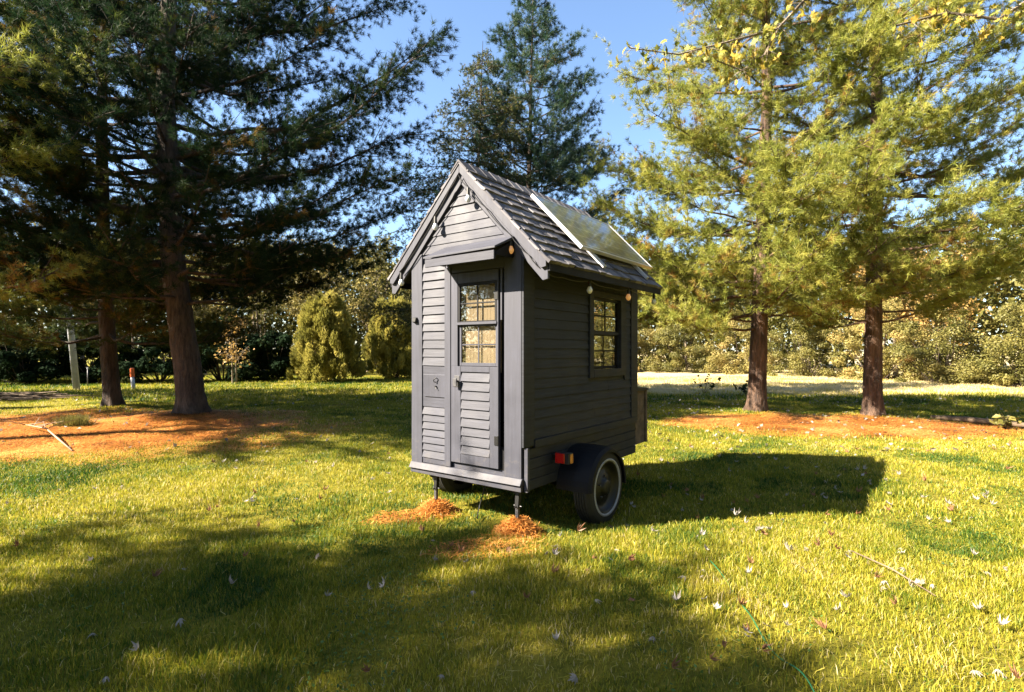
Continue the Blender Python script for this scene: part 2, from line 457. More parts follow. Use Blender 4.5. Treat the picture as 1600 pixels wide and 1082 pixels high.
# ---- pine straw needles lying in the beds
def lying(x, y, L, w, tint, zo=.008, zs=.02, tilt=.12):
    n = len(x); z = gz(x, y) + zo + rng.uniform(0, zs, n)
    th = rng.uniform(0, 2 * np.pi, n)
    d = np.stack([np.cos(th), np.sin(th), rng.normal(0, tilt, n)], -1) * (L / 2)[:, None]
    s = np.stack([-np.sin(th), np.cos(th), np.zeros(n)], -1) * (w / 2)[:, None]
    c = np.stack([x, y, z], -1); bend = s * rng.uniform(-8, 8, n)[:, None]
    v = np.stack([c - d - s, c - d + s, c + bend + s, c + bend - s, c + d], 1).reshape(-1, 3)
    o = np.arange(n)[:, None] * 5
    f = np.concatenate([o + [[0, 1, 2]], o + [[0, 2, 3]], o + [[3, 2, 4]]], 1).reshape(-1, 3)
    return v, f, np.repeat(tint, 3)
gp = [make_grass(260000, 2.0, 5.0, .024, .062, .0042, 2),
      make_grass(240000, 5.0, 9.5, .024, .058, .007, 2),
      make_grass(230000, 9.5, 17, .028, .065, .014, 1),
      make_grass(150000, 17, 32, .05, .12, .03, 1)]
xd, yd = wedge(90000, 2.2, 11); kd = rng.random(len(xd)) < .05 + .5 * worn(xd, yd) + .5 * np.clip(fbm(xd, yd, 1.4, 91) - .48, 0, 1) * 2; xd, yd = xd[kd], yd[kd]
gp.append(lying(xd, yd, rng.uniform(.03, .08, len(xd)), rng.uniform(.002, .004, len(xd)), rng.uniform(.7, .95, len(xd)), .012, .03, .3))
v, f, t = join(gp)
tag(fast_mesh("grass", v, f, M['grass'], tint=t), "yellow-green lawn grass blades", "grass", kind="stuff")

n = 420000
x = np.concatenate([rng.uniform(-16, -2.5, n), rng.uniform(2.5, 12, n // 2), rng.uniform(-2, 1, n // 6)])
y = np.concatenate([rng.uniform(6.5, 16, n), rng.uniform(8.5, 14, n // 2), rng.uniform(3.8, 5.8, n // 6)])
k = rng.random(len(x)) < straw_mask(x, y) ** 1.5 * .8
x, y = x[k], y[k]; n = len(x)
v, f, t = lying(x, y, rng.uniform(.06, .13, n), rng.uniform(.005, .011, n), np.clip(-.1 + 1.2 * fbm(x, y, 1.3, 81) + rng.normal(0, .22, n), 0, 1))
tag(fast_mesh("pine_straw", v, f, M['straw'], tint=t), "orange brown fallen pine needles under the trees", "pine straw", kind="stuff")

def straw_mound(c, r, h, label, seed):
    g = float(gz(c.x, c.y))
    root = empty("straw_mound", (c.x, c.y, g)); tag(root, label, "straw mound", "pine straw mounds around the jack feet")
    rr = np.random.default_rng(seed)
    nr, na = 9, 28; vs = []
    for i in range(nr + 1):
        q = i / nr
        for j in range(na):
            a = 2 * math.pi * j / na; rad = r * q * (1 + .18 * math.sin(2 * a + seed) + .1 * math.sin(5 * a))
            vs.append((rad * math.cos(a) * 1.25, rad * math.sin(a), h * (1 - q ** 1.6) - .03 + rr.normal(0, .006)))
    fs = [(i * na + j, i * na + (j + 1) % na, (i + 1) * na + (j + 1) % na, (i + 1) * na + j) for i in range(nr) for j in range(na)]
    fast_mesh("mound_core", vs, fs, M['straw'], root, tint=rr.uniform(.1, .5, len(fs)))
    n = 5200; q = np.sqrt(rr.random(n)) * 1.12; a = rr.uniform(0, 2 * np.pi, n)
    x = q * r * 1.25 * np.cos(a); y = q * r * np.sin(a); z = np.maximum(h * (1 - q ** 1.6), 0) - .02 + rr.uniform(0, .025, n)
    th = rr.uniform(0, 2 * np.pi, n); L = rr.uniform(.05, .12, n)
    d = np.stack([np.cos(th), np.sin(th), rr.normal(0, .28, n)], -1) * (L / 2)[:, None]
    s = np.stack([-np.sin(th), np.cos(th), rr.normal(0, .3, n)], -1) * .0022
    c3 = np.stack([x, y, z], -1); bd = s * rr.uniform(-6, 6, n)[:, None]
    v = np.stack([c3 - d - s, c3 - d + s, c3 + bd + s, c3 + bd - s, c3 + d], 1).reshape(-1, 3); o = np.arange(n)[:, None] * 5
    f = np.concatenate([o + [[0, 1, 2]], o + [[0, 2, 3]], o + [[3, 2, 4]]], 1).reshape(-1, 3)
    fast_mesh("loose_straw", v, f, M['straw'], root, tint=np.repeat(np.clip(rr.normal(.6, .25, n), 0, 1), 3))
straw_mound(JACK_R, .165, .14, "mound of orange pine straw around the jack under the door's right corner", 1)
straw_mound(JACK_L, .155, .13, "mound of orange pine straw around the jack under the left corner of the shed", 2)

# ------------------------------------------------------------------ the shed on its trailer
shed = empty("shed_trailer", C0, R(90) - TH)
tag(shed, "small dark grey clapboard shed with steep shingle roof standing on a two wheeled trailer", "tiny house")
W, LN = 1.353, 2.30
RY, RZ, EY, EZ = .69, 3.34, -.28, 2.345     # ridge and right eave line (deck top)
SL = (RZ - EZ) / (RY - EY)
LEY = 2 * RY - EY
def roof_z(y): return RZ - SL * abs(y - RY)

# walls
b = MB()
b.box(0, .04, .8225, W, .47, 2.33); b.box(0, .04, 0, .20, .47, 2.33); b.box(.002, .04, .20, .8225, .47, .53)
b.prism_x([(0, 2.33), (W, 2.33), (W, roof_z(W) - .045), (RY, RZ - .05), (0, roof_z(0) - .045)], 0, .04)
b.build("front_wall", M['paint_h'], shed)
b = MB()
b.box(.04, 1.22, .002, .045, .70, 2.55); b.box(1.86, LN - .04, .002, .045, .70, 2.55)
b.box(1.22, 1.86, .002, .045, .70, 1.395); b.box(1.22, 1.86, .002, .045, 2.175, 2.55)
b.build("side_wall", M['paint_side_shaded'], shed)
b = MB(); b.box(.04, LN - .04, W - .045, W - .002, .45, 2.55); b.build("side_wall", M['paint_side_shaded'], shed)
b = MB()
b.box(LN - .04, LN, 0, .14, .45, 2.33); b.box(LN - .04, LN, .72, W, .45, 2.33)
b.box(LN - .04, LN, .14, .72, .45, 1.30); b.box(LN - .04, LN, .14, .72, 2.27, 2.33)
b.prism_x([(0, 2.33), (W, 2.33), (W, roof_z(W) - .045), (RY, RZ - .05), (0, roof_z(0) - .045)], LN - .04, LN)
b.build("back_wall", M['paint_side_shaded'], shed)
b = MB(); b.box(.045, LN - .045, .05, W - .05, .47, .5); b.build("floor_boards", M['interior'], shed)

# clapboards
def clap_front(b, y0, y1, z0, z1, n, x=-.002, t=.020, clip=None, jit=.002):
    st = (z1 - z0) / n
    for i in range(n):
        a = z0 + i * st; c = a + st * 1.06 if i < n - 1 else a + st
        ya, yb, yc, yd = y0, y1, y1, y0
        if clip:
            lo, hi = clip(a), clip(c)
            if hi[1] - hi[0] < .02: hi = (sum(hi) / 2 - .01, sum(hi) / 2 + .01)
            ya, yb, yc, yd = lo[0], lo[1], hi[1], hi[0]
        j = random.uniform(-jit, jit); a += random.uniform(-.002, .002)
        ta = t + random.uniform(-.003, .003); dl = random.uniform(-.003, .003)
        b.hexa([(x - ta, ya, a + dl), (x, ya, a + dl), (x, yb, a), (x - ta, yb, a),
                (x - .004 + j, yd, c), (x + .001, yd, c), (x + .001, yc, c), (x - .004 + j, yc, c)])
def clap_side(b, x0, x1, z0, z1, y=-.001, t=.018):
    b.hexa([(x0, y - t, z0), (x1, y - t, z0), (x1, y, z0), (x0, y, z0),
            (x0, y - .004, z1), (x1, y - .004, z1), (x1, y + .001, z1), (x0, y + .001, z1)])

b = MB(); clap_front(b, .912, 1.218, 1.455, 2.46, 12); b.build("siding", M['paint_h'], shed)
b = MB(); clap_front(b, .912, 1.218, .545, 1.04, 7, t=.022); b.build("siding", M['paint_h'], shed)
def gclip(z):
    hw = (RZ - .05 - z) / SL - .155
    return (max(RY - hw, .02), min(RY + hw, W - .13 if z < 2.5 else RY + hw))
b = MB(); clap_front(b, 0, 1, 2.55, 3.14, 7, clip=gclip, t=.015)
b.build("gable_siding", M['paint_h'], shed)
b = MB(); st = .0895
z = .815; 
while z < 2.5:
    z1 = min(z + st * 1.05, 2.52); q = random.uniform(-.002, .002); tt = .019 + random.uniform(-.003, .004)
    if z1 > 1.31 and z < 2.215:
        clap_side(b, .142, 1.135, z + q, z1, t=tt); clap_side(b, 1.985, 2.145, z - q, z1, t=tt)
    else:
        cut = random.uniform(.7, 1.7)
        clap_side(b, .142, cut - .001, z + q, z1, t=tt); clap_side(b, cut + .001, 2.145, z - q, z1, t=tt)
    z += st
b.build("siding", M['paint_side_shaded'], shed)
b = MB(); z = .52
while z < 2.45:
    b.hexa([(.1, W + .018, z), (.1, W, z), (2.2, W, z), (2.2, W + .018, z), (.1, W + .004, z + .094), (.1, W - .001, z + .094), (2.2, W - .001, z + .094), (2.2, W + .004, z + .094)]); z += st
b.build("siding", M['paint_side_shaded'], shed)

# uprights and trim
for nm, bx, mt in (
    ("corner_board", (-.024, .0, .0, .187, .49, 2.50), 'paint_v'),
    ("corner_board", (-.024, 0, 1.222, W + .022, .47, 2.56), 'paint_v'),
    ("door_casing", (-.032, 0, .828, .908, .49, 2.39), 'paint_v'),
    ("corner_board", (-.022, .14, -.026, -.001, .76, 2.42), 'paint_side_shaded'),
    ("corner_board", (2.147, LN + .022, -.026, -.001, .76, 2.40), 'paint_side_shaded'),
    ("corner_board", (LN, LN + .022, 0, .12, .76, 2.40), 'paint_side_shaded'),
    ("corner_board", (LN, LN + .022, W - .12, W, .76, 2.40), 'paint_side_shaded'),
    ("panel_board", (-.014, 0, .910, 1.220, 1.043, 1.452), 'paint_h'),
    ("panel_board", (-.016, 0, .910, 1.220, .487, .543), 'paint_h'),
    ("head_board", (-.018, 0, .192, .905, 2.335, 2.545), 'paint_h'),
    ("bottom_rail", (.142, 2.27, -.036, -.001, .738, .812), 'paint_side_shaded')):
    b = MB(); b.box(*bx); b.build(nm, M[mt], shed, .003)
b = MB()
b.hexa([(-.062, -.012, .436), (0, -.012, .436), (0, W + .025, .425), (-.062, W + .025, .425),
        (-.03, -.012, .492), (0, -.012, .492), (0, W + .025, .482), (-.03, W + .025, .482)])
b.build("door_sill", M['paint_h'], shed, .003)
b = MB(); b.box(-.038, .0, -.006, W + .02, .378, .432); b.build("bottom_rail", M['paint_h'], shed, .003)

# bargeboards
def barge(side, x0, x1, off, wd, name):
    def p(y, z): return (y if side > 0 else 2 * RY - y, z)
    e = EY + off * .0
    pts = [p(RY, RZ + .035 - off), p(e, EZ + .035 - off), p(e, EZ + .035 - off - wd), p(e + .05, EZ + .035 - off - wd - .01), p(RY, RZ + .035 - off - wd - .03)]
    b = MB(); b.prism_x(pts, x0, x1); return b.build(name, M['paint_v'], shed, .003)
for sd_ in (1, -1):
    barge(sd_, -.062, -.036, 0, .084, "bargeboard")
    barge(sd_, -.035, -.006, .03, .155, "frieze_board")
for sd_ in (1, -1):
    def p(y, z): return (y if sd_ > 0 else 2 * RY - y, z)
    b = MB(); b.prism_x([p(RY, RZ), p(EY, EZ), p(EY, EZ - .028), p(RY, RZ - .028)], -.034, LN + .06); b.build("roof_deck", M['paint_dark'], shed)
    b = MB(); b.prism_x([p(EY - .001, EZ - .002), p(EY - .02, EZ - .02), p(EY - .02, EZ - .085), p(EY, EZ - .085)], -.034, LN + .06); b.build("fascia", M['paint_dark'], shed)

# shingles: separate shakes laid in courses, slightly uneven
SLEN = math.hypot(RY - EY, RZ - EZ); ca, sa = (RY - EY) / SLEN, (RZ - EZ) / SLEN
def shingles(side):
    b = MB()
    def P(x, q, h):
        y = EY + ca * q - sa * h; z = EZ + sa * q + ca * h
        return (x, y if side > 0 else 2 * RY - y, z)
    q = -.03; ci = 0; n = 10; ex = (SLEN + .02) / n
    while ci < n:
        x = -.075 + random.uniform(-.05, 0)
        while x < LN + .075:
            w = random.uniform(.09, .19); xa = max(x, -.07); xb = min(x + w - .005, LN + .08)
            if xb - xa > .03:
                dq = random.uniform(-.009, .008); th = random.uniform(.022, .034); tl = random.uniform(-.003, .003)
                b.cur = random.random()
                q0 = q + dq; q1 = min(q + ex * 1.15, SLEN + .01)
                b.hexa([P(xa, q0, .002), P(xb, q0, .002), P(xb, q1, .001), P(xa, q1, .001),
                        P(xa, q0 + tl, th), P(xb, q0 - tl, th + random.uniform(-.003, .003)), P(xb, q1, .009), P(xa, q1, .009)])
            x += w
        q += ex; ci += 1
    return b.build("shingles", M['shingle'], shed)
shingles(1); shingles(-1)
b = MB(); x = -.075
while x < LN + .05:
    b.cur = random.random(); w = .15; x1 = min(x + w + .02, LN + .085)
    for s_ in (1, -1):
        y1 = RY - s_ * .10; h0, h1 = .034, .022
        pts = [(RY, RZ + .030), (y1, RZ - .10 * SL + .030)]
        b.hexa([(x, RY, RZ + .02), (x1, RY, RZ + .015), (x1, y1, RZ - .1 * SL + .02), (x, y1, RZ - .1 * SL + .025),
                (x, RY, RZ + .043), (x1, RY, RZ + .036), (x1, y1, RZ - .1 * SL + .036), (x, y1, RZ - .1 * SL + .042)])
    x += w
b.build("ridge_cap", M['shingle'], shed)

# awning over the door
AP, A0, A1 = .28, .06, .905
b = MB()
b.hexa([(-.024, A0, 2.575), (-.024, A1, 2.565), (-AP - .035, A1, 2.440), (-AP - .035, A0, 2.450),
        (-.024, A0, 2.60), (-.024, A1, 2.59), (-AP - .035, A1, 2.457), (-AP - .035, A0, 2.467)])
aw = b.build("awning", M['paint_h'], shed, .002)
b = MB(); b.box(-AP - .022, -AP - .001, A0 + .02, A1 - .01, 2.362, 2.436); b.build("fascia", M['paint_h'], aw, .002)
for yy in (A0 + .012, A1 - .032):
    b = MB(); b.prism_y([(-.025, 2.565), (-.025, 2.42), (-.05, 2.40), (-AP + .002, 2.40), (-AP + .002, 2.428)], yy, yy + .02); b.build("bracket", M['paint_dark'], aw)

# window sash builder: frame bars + glass; plane 'f' = front (y,z), 's' = side (x,z)
def sash(parent, plane, a0, a1, z0, z1, d, mt, cols=2, rows=2, fr=.026, mu=.013, th=.022):
    def bx(b, p0, p1, q0, q1, t0, t1):
        if plane == 'f': b.box(d - t1, d - t0, p0, p1, q0, q1)
        else: b.box(p0, p1, d - t1, d - t0, q0, q1)
    b = MB()
    bx(b, a0, a0 + fr, z0, z1, 0, th); bx(b, a1 - fr, a1, z0, z1, 0, th)
    bx(b, a0 + fr, a1 - fr, z0, z0 + fr, 0, th - .001); bx(b, a0 + fr, a1 - fr, z1 - fr, z1, 0, th - .001)
    for i in range(1, cols):
        c = a0 + (a1 - a0) * i / cols; bx(b, c - mu / 2, c + mu / 2, z0 + fr, z1 - fr, .004, th - .006)
    for i in range(1, rows):
        c = z0 + (z1 - z0) * i / rows; bx(b, a0 + fr, a1 - fr, c - mu / 2, c + mu / 2, .005, th - .007)
    o = b.build("window_sash", M[mt], parent, .0015)
    b = MB()
    bx(b, a0 + fr - .004, a1 - fr + .004, z0 + fr - .004, z1 - fr + .004, .010, .013)
    return b, o

# door
door = MB()
D0, D1, DZ0, DZ1 = .248, .822, .545, 2.325
door.box(-.030, .004, D0, .350, DZ0, 1.452); door.box(-.030, .004, .699, D1, DZ0, 1.452)
door.box(-.029, .004, .350, .699, DZ0, .632); door.box(-.029, .004, .350, .699, 1.400, 1.452)
door.box(-.010, .002, .350, .699, .632, 1.400)
door.box(-.030, .004, D0, .262, 1.452, DZ1); door.box(-.030, .004, .738, D1, 1.452, DZ1)
door.box(-.029, .004, .262, .738, 2.228, DZ1)
door = door.build("door", M['paint_v'], shed, .002)
b = MB(); clap_front(b, .353, .696, .636, 1.398, 9, x=-.0105, t=.024); b.build("louvre_panel", M['paint_h'], door)
g1, _ = sash(door, 'f', .264, .736, 1.848, 2.226, -.006, 'paint_dark'); g1.build("window_pane", M['glass'], door)
g2, _ = sash(door, 'f', .264, .736, 1.456, 1.852, .008, 'paint_v', th=.020, fr=.03); g2.build("window_pane", M['glass'], door)
b = MB(); b.box(-.040, -.029, .262, .742, 1.838, 1.862); b.build("meeting_rail", M['paint_v'], door, .002)
b = MB()
for i in range(24):
    ya = .255 + i * .0205; b.box(.022 + .0012 * (i % 2), .025 + .0012 * (i % 2), ya, ya + .0206, 1.40, 2.27)
b.build("blind", M['curtain'], door)
b = MB(); b.box(-.034, -.030, .712, .778, 1.255, 1.365); b.build("latch_plate", M['steel'], door, .002)
b = MB(); b.box(-.075, -.034, .722, .740, 1.30, 1.322); b.box(-.075, -.062, .715, .760, 1.262, 1.340); b.build("latch_handle", M['steel'], door, .003)
b = MB(); b.box(-.028, -.002, .208, .226, 1.87, 2.33); b.build("hinge_strip", M['paint_v'], shed, .002)
for hz in (.75, 2.05):
    b = MB(); b.tube([(-.036, .245, hz), (-.036, .245, hz + .09)], .007, 8); b.box(-.036, -.031, .248, .29, hz + .005, hz + .085); b.build("hinge", M['black_metal'], door)

# plate with hook on the left of the door
b = MB(); b.hexa([(-.024, .895, 1.142), (-.014, .89, 1.142), (-.014, 1.19, 1.142), (-.024, 1.185, 1.142), (-.030, .885, 1.366), (-.014, .885, 1.366), (-.014, 1.205, 1.366), (-.030, 1.205, 1.366)])
pl = b.build("cover_plate", M['paint_v'], shed, .006)
b = MB(); b.tube([(-.033, 1.01, 1.33), (-.05, 1.005, 1.335), (-.055, 1.03, 1.315), (-.05, 1.03, 1.295), (-.036, 1.01, 1.29)], .005, 6); b.build("hook", M['black_metal'], pl)
b = MB(); b.tube([(-.028, 1.02, 1.25), (-.045, 1.02, 1.25)], .008, 8); b.tube([(-.04, 1.02, 1.25), (-.045, 1.005, 1.225)], .004, 6); b.build("bolt", M['black_metal'], pl)
b = MB(); b.hexa([(-.06, 1.285, 1.885), (-.024, 1.285, 1.875), (-.024, 1.335, 1.875), (-.06, 1.33, 1.885), (-.05, 1.285, 1.925), (-.024, 1.285, 1.935), (-.024, 1.345, 1.935), (-.05, 1.34, 1.925)])
b.build("hose_hook", M['rubber'], shed, .004)

# side window
wf = MB()
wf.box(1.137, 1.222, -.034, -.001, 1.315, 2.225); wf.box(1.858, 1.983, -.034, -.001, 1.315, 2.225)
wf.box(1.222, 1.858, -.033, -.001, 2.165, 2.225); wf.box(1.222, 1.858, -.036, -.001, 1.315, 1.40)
wf = wf.build("window", M['paint_side_shaded'], shed, .003)
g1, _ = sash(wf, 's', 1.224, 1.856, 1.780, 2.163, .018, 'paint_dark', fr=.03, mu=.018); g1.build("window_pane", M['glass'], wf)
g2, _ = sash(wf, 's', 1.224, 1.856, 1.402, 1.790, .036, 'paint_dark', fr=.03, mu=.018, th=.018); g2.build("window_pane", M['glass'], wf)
b = MB(); b.box(1.222, 1.858, -.006, .016, 1.774, 1.800); b.build("meeting_rail", M['paint_side_shaded'], wf)
b = MB()
for a0, a1, c0, c1 in ((.14, .18, 1.30, 2.27), (.68, .72, 1.30, 2.27), (.18, .68, 1.30, 1.34), (.18, .68, 2.23, 2.27), (.42, .435, 1.34, 2.23), (.18, .42, 1.78, 1.80), (.435, .68, 1.78, 1.80)):
    b.box(LN - .03, LN - .01, a0, a1, c0, c1)
bw = b.build("window", M['paint_dark'], shed)
b = MB(); b.box(LN - .021, LN - .018, .175, .685, 1.335, 2.235); b.build("window_pane", M['glass'], bw)

# trailer body below the walls
b = MB(); b.box(.004, 2.285, -.002, W - .004, .375, .736); b.build("trailer_box", M['paint_dark'], shed)
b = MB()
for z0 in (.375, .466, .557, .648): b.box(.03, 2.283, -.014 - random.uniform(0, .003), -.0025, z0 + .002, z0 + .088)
b.build("skirt_boards", M['paint_side_shaded'], shed, .002)
b = MB(); b.box(-.002, .028, -.052, -.015, .375, .755); b.build("corner_bracket", M['paint_v'], shed, .002)
b = MB()
b.box(.1, 2.3, .12, .18, .315, .372); b.box(.1, 2.3, W - .18, W - .12, .315, .372); b.box(.15, .21, .18, W - .18, .315, .371)
b.tube([(2.3, .15, .34), (3.2, W / 2, .34)], .03, 8); b.tube([(2.3, W - .15, .34), (3.2, W / 2, .34)], .03, 8)
b.build("chassis", M['black_metal'], shed)
b = MB(); b.tube([(.9, -.2, .29), (.9, W + .2, .29)], .03, 12)
for yy in (.10, W - .10):
    b.tube([(.5, yy, .36), (.7, yy, .30), (.9, yy, .27), (1.1, yy, .30), (1.3, yy, .36)], .018, 6)
b.build("axle", M['black_metal'], shed)

# wheels
def wheel(side):
    yo = -.355 if side > 0 else W + .355; s = 1 if side > 0 else -1
    c = (.9, yo, .29); root = empty("wheel"); root.parent = shed
    Y = lambda h: h * s
    Rr = .362
    b = MB()
    prof = [(.245, .010), (.27, .000), (.315, .004), (.335, .012), (.350, .026)]
    for i in range(5):
        h = .034 + i * .028
        prof += [(Rr, h), (Rr, h + .021), (Rr - .009, h + .0225), (Rr - .009, h + .0265)]
    prof += [(.350, .176), (.30, .195), (.245, .19)]
    b.lathe([(r, Y(h)) for r, h in prof], c, n=64); b.build("tyre", M['rubber'], root, smooth=False)
    b = MB(); b.lathe([(.248, Y(.007)), (.252, Y(-.003)), (.272, Y(-.003)), (.276, Y(.006))], c, n=64); b.build("white_ring", M['white_rubber'], root, smooth=True)
    b = MB()
    b.lathe([(r, Y(h)) for r, h in [(.246, .006), (.238, .004), (.228, .028), (.205, .055), (.17, .068), (.15, .05), (.11, .045), (.078, .03), (.074, .012), (.05, .006), (.0005, .004)]], c, n=48)
    b.build("rim", M['black_metal'], root, smooth=True)
    for k in range(5):
        b = MB(); a = 2 * math.pi * k / 5 + .3; px_, pz_ = c[0] + .105 * math.cos(a), c[2] + .105 * math.sin(a)
        b.tube([(px_, yo + Y(.046), pz_), (px_, yo + Y(.026), pz_)], .010, 6)
        b.build("lug_nut", M['steel'], root)
    # fender
    b = MB(); n = 26; rf, y_in, y_out = .388, (-.014 if s > 0 else W + .003), (-.375 if s > 0 else W + .375)
    prof2 = [(rf, y_in), (rf + .004, y_in + (y_out - y_in) * .5), (rf - .006, y_out + s * .03), (rf - .03, y_out), (rf - .055, y_out), (rf - .055, y_out + s * .006), (rf - .02, y_out + s * .035), (rf - .01, y_in)]
    vs = []; fs = []
    for i in range(n + 1):
        t = R(-4) + (R(178) - R(-4)) * i / n
        for r, yy in prof2: vs.append((.9 + r * math.cos(t), yy, .29 + r * math.sin(t)))
    m_ = len(prof2)
    for i in range(n):
        for j in range(m_): k = (j + 1) % m_; fs.append((i * m_ + j, i * m_ + k, (i + 1) * m_ + k, (i + 1) * m_ + j))
    fs += [tuple(range(m_)), tuple(range(n * m_, n * m_ + m_))]
    b.add(vs, fs); b.build("fender", M['paint_dark'], shed, smooth=False)
wheel(1); wheel(-1)

# tail lights
def tail(side):
    s = 1 if side > 0 else -1; f = lambda y: y if s > 0 else W - y
    b = MB(); y0, y1 = sorted((f(-.055), f(-.205))); b.box(.425, .50, y0, y1, .565, .665)
    lamp = b.build("tail_light", M['black_plastic'], shed, .004)
    y0, y1 = sorted((f(-.065), f(-.165))); b = MB(); b.box(.412, .4255, y0, y1, .57, .66); b.build("red_lens", M['red_lens'], lamp, .004)
    y0, y1 = sorted((f(-.2045), f(-.214))); b = MB(); b.box(.447, .490, y0, y1, .572, .655); b.build("amber_lens", M['amber_lens'], lamp, .002)
    b = MB(); y0, y1 = sorted((f(-.0145), f(-.06))); b.box(.44, .485, y0, y1, .59, .64); b.build("bracket", M['black_metal'], lamp)
tail(1); tail(-1)

# corner jacks
def jack(x, y, lean):
    root = empty("jack"); root.parent = shed
    b = MB(); b.hexa([(x - .02, y - .02, .22), (x + .02, y - .02, .22), (x + .02, y + .02, .22), (x - .02, y + .02, .22),
                      (x - .02 + lean, y - .02, .378), (x + .02 + lean, y - .02, .378), (x + .02 + lean, y + .02, .378), (x - .02 + lean, y + .02, .378)])
    b.build("sleeve", M['black_metal'], root, .002)
    b = MB(); b.box(x - .015, x + .015, y - .015, y + .015, .06, .222); b.build("leg", M['steel'], root, .002)
    b = MB()
    for k in range(6): b.tube([(x - .0165, y, .10 + k * .022), (x - .0145, y, .10 + k * .022)], .0045, 8)
    b.build("adjustment_holes", M['black_plastic'], root)
    b = MB(); b.tube([(x - .045, y, .232), (x + .045, y, .232)], .006, 8); b.tube([(x, y - .045, .236), (x, y + .04, .236)], .005, 8); b.build("pin", M['black_metal'], root)
    b = MB(); b.box(x - .06, x + .06, y - .06, y + .06, .045, .06); b.build("foot_plate", M['steel'], root)
jack(.03, .08, .02); jack(.05, 1.10, .015)
b = MB(); b.tube([(.25, .62, .37), (.22, .63, .22), (.2, .66, .10), (.15, .64, .05), (.05, .56, .03)], .006, 6); b.build("hanging_wire", M['black_plastic'], shed)

# box on the back wall
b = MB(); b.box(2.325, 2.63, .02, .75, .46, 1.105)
bx = b.build("storage_box", M['paint_side_shaded'], shed)
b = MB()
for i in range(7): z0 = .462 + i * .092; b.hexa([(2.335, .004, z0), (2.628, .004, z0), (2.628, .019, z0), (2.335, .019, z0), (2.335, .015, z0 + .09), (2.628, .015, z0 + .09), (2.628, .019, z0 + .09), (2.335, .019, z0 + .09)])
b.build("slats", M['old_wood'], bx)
b = MB(); b.hexa([(2.323, -.02, 1.107), (2.67, -.02, 1.107), (2.67, .78, 1.107), (2.323, .78, 1.107), (2.323, -.02, 1.16), (2.67, -.02, 1.13), (2.67, .78, 1.13), (2.323, .78, 1.16)]); b.build("lid", M['paint_side_shaded'], bx, .003)
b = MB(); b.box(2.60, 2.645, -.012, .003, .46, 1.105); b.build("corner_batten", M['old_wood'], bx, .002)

# solar panel on the right slope
sp = empty("solar_panel"); sp.parent = shed
ang = math.atan2(RZ - EZ, RY - EY)
sp.location = (0, EY, EZ); sp.rotation_euler = (ang, 0, 0)      # local: x along roof, y up the slope, z out
PX0, PX1, PY0, PY1, PZ = .74, 2.43, .255, 1.10, .062
b = MB(); b.box(PX0 + .018, PX1 - .018, PY0 + .018, PY1 - .018, PZ + .012, PZ + .034); b.build("cells", M['solar'], sp)
b = MB(); z0, z1 = PZ, PZ + .038
b.box(PX0, PX0 + .018, PY0, PY1, z0, z1); b.box(PX1 - .018, PX1, PY0, PY1, z0, z1)
b.box(PX0 + .018, PX1 - .018, PY0, PY0 + .018, z0, z1 - .001); b.box(PX0 + .018, PX1 - .018, PY1 - .018, PY1, z0, z1 - .001)
b.build("frame", M['alu'], sp, .002)
for xx in (.98, 2.02):
    b = MB(); b.box(xx, xx + .045, .06, 1.16, .028, .060); b.build("mounting_rail", M['alu'], sp, .002)
    b = MB(); b.box(xx + .048, xx + .085, .10, .16, .028, .07); b.tube([(xx + .066, .13, .07), (xx + .066, .13, .085)], .012, 8); b.build("clamp", M['steel'], sp)

# ------------------------------------------------------------------ string of bulbs
sl = empty("string_lights", C0, R(90) - TH)
tag(sl, "black cord of light bulbs hanging along the shed gable and right eave", "string lights")
BX = -.075
knots = [(BX, 1.50, 2.40), (BX, 1.18, 2.68), (BX, .985, 2.90), (BX, .80, 3.12), (BX, .69, 3.24), (BX, .565, 3.10), (BX, .36, 2.88), (BX, .08, 2.60), (BX, -.12, 2.40),
         (-.02, -.235, 2.265), (.25, -.24, 2.24), (.757, -.235, 2.262), (1.2, -.24, 2.235), (1.613, -.235, 2.262), (2.1, -.24, 2.24), (2.33, -.235, 2.262)]
b = MB(); dense = []
for a, c in zip(knots[:-1], knots[1:]):
    for k in range(4):
        q = k / 4; sag = -.018 * 4 * q * (1 - q)
        dense.append(tuple(a[i] * (1 - q) + c[i] * q + (sag if i == 2 else 0) for i in range(3)))
dense.append(knots[-1]); b.tube(dense, .0045, 6); b.build("cord", M['black_plastic'], sl)
for (x, y, z, lit) in ((BX, 1.47, 2.38, 0), (BX, .985, 2.88, 0), (BX, .565, 3.08, 0), (BX, .075, 2.555, 1), (.757, -.235, 2.262, 0), (1.613, -.235, 2.262, 1), (2.31, -.235, 2.262, 0)):
    b = MB(); b.tube([(x, y, z + .01), (x, y, z - .055)], [.014, .018], 10); so = b.build("socket", M['black_plastic'], sl)
    b = MB(); b.lathe([(.004, -.124), (.017, -.118), (.027, -.100), (.029, -.086), (.021, -.068), (.014, -.052)], (x, y, z), axis='z', n=16)
    b.build("bulb", M['bulb_lit'] if lit else M['bulb_clear'], sl, smooth=True)

# ------------------------------------------------------------------ vegetation generators
def norm(a): return a / np.maximum(np.linalg.norm(a, axis=-1, keepdims=True), 1e-9)

def needle_mesh(pos, dr, k, L, w, rg, spread=.55, fwd=.65, gravity=0):
    T = len(pos)
    d = norm(np.repeat(dr, k, 0) * fwd + rg.normal(0, spread, (T * k, 3)) + np.array([0, 0, -gravity]))
    p = np.repeat(pos, k, 0) + rg.normal(0, L * .12, (T * k, 3))
    ln = rg.uniform(.6, 1.15, (T * k, 1)) * L
    s = norm(np.cross(d, rg.normal(0, 1, (T * k, 3)))) * (w / 2)
    v = np.stack([p - s, p + s, p + d * ln], 1).reshape(-1, 3)
    return v, np.arange(T * k * 3).reshape(-1, 3)

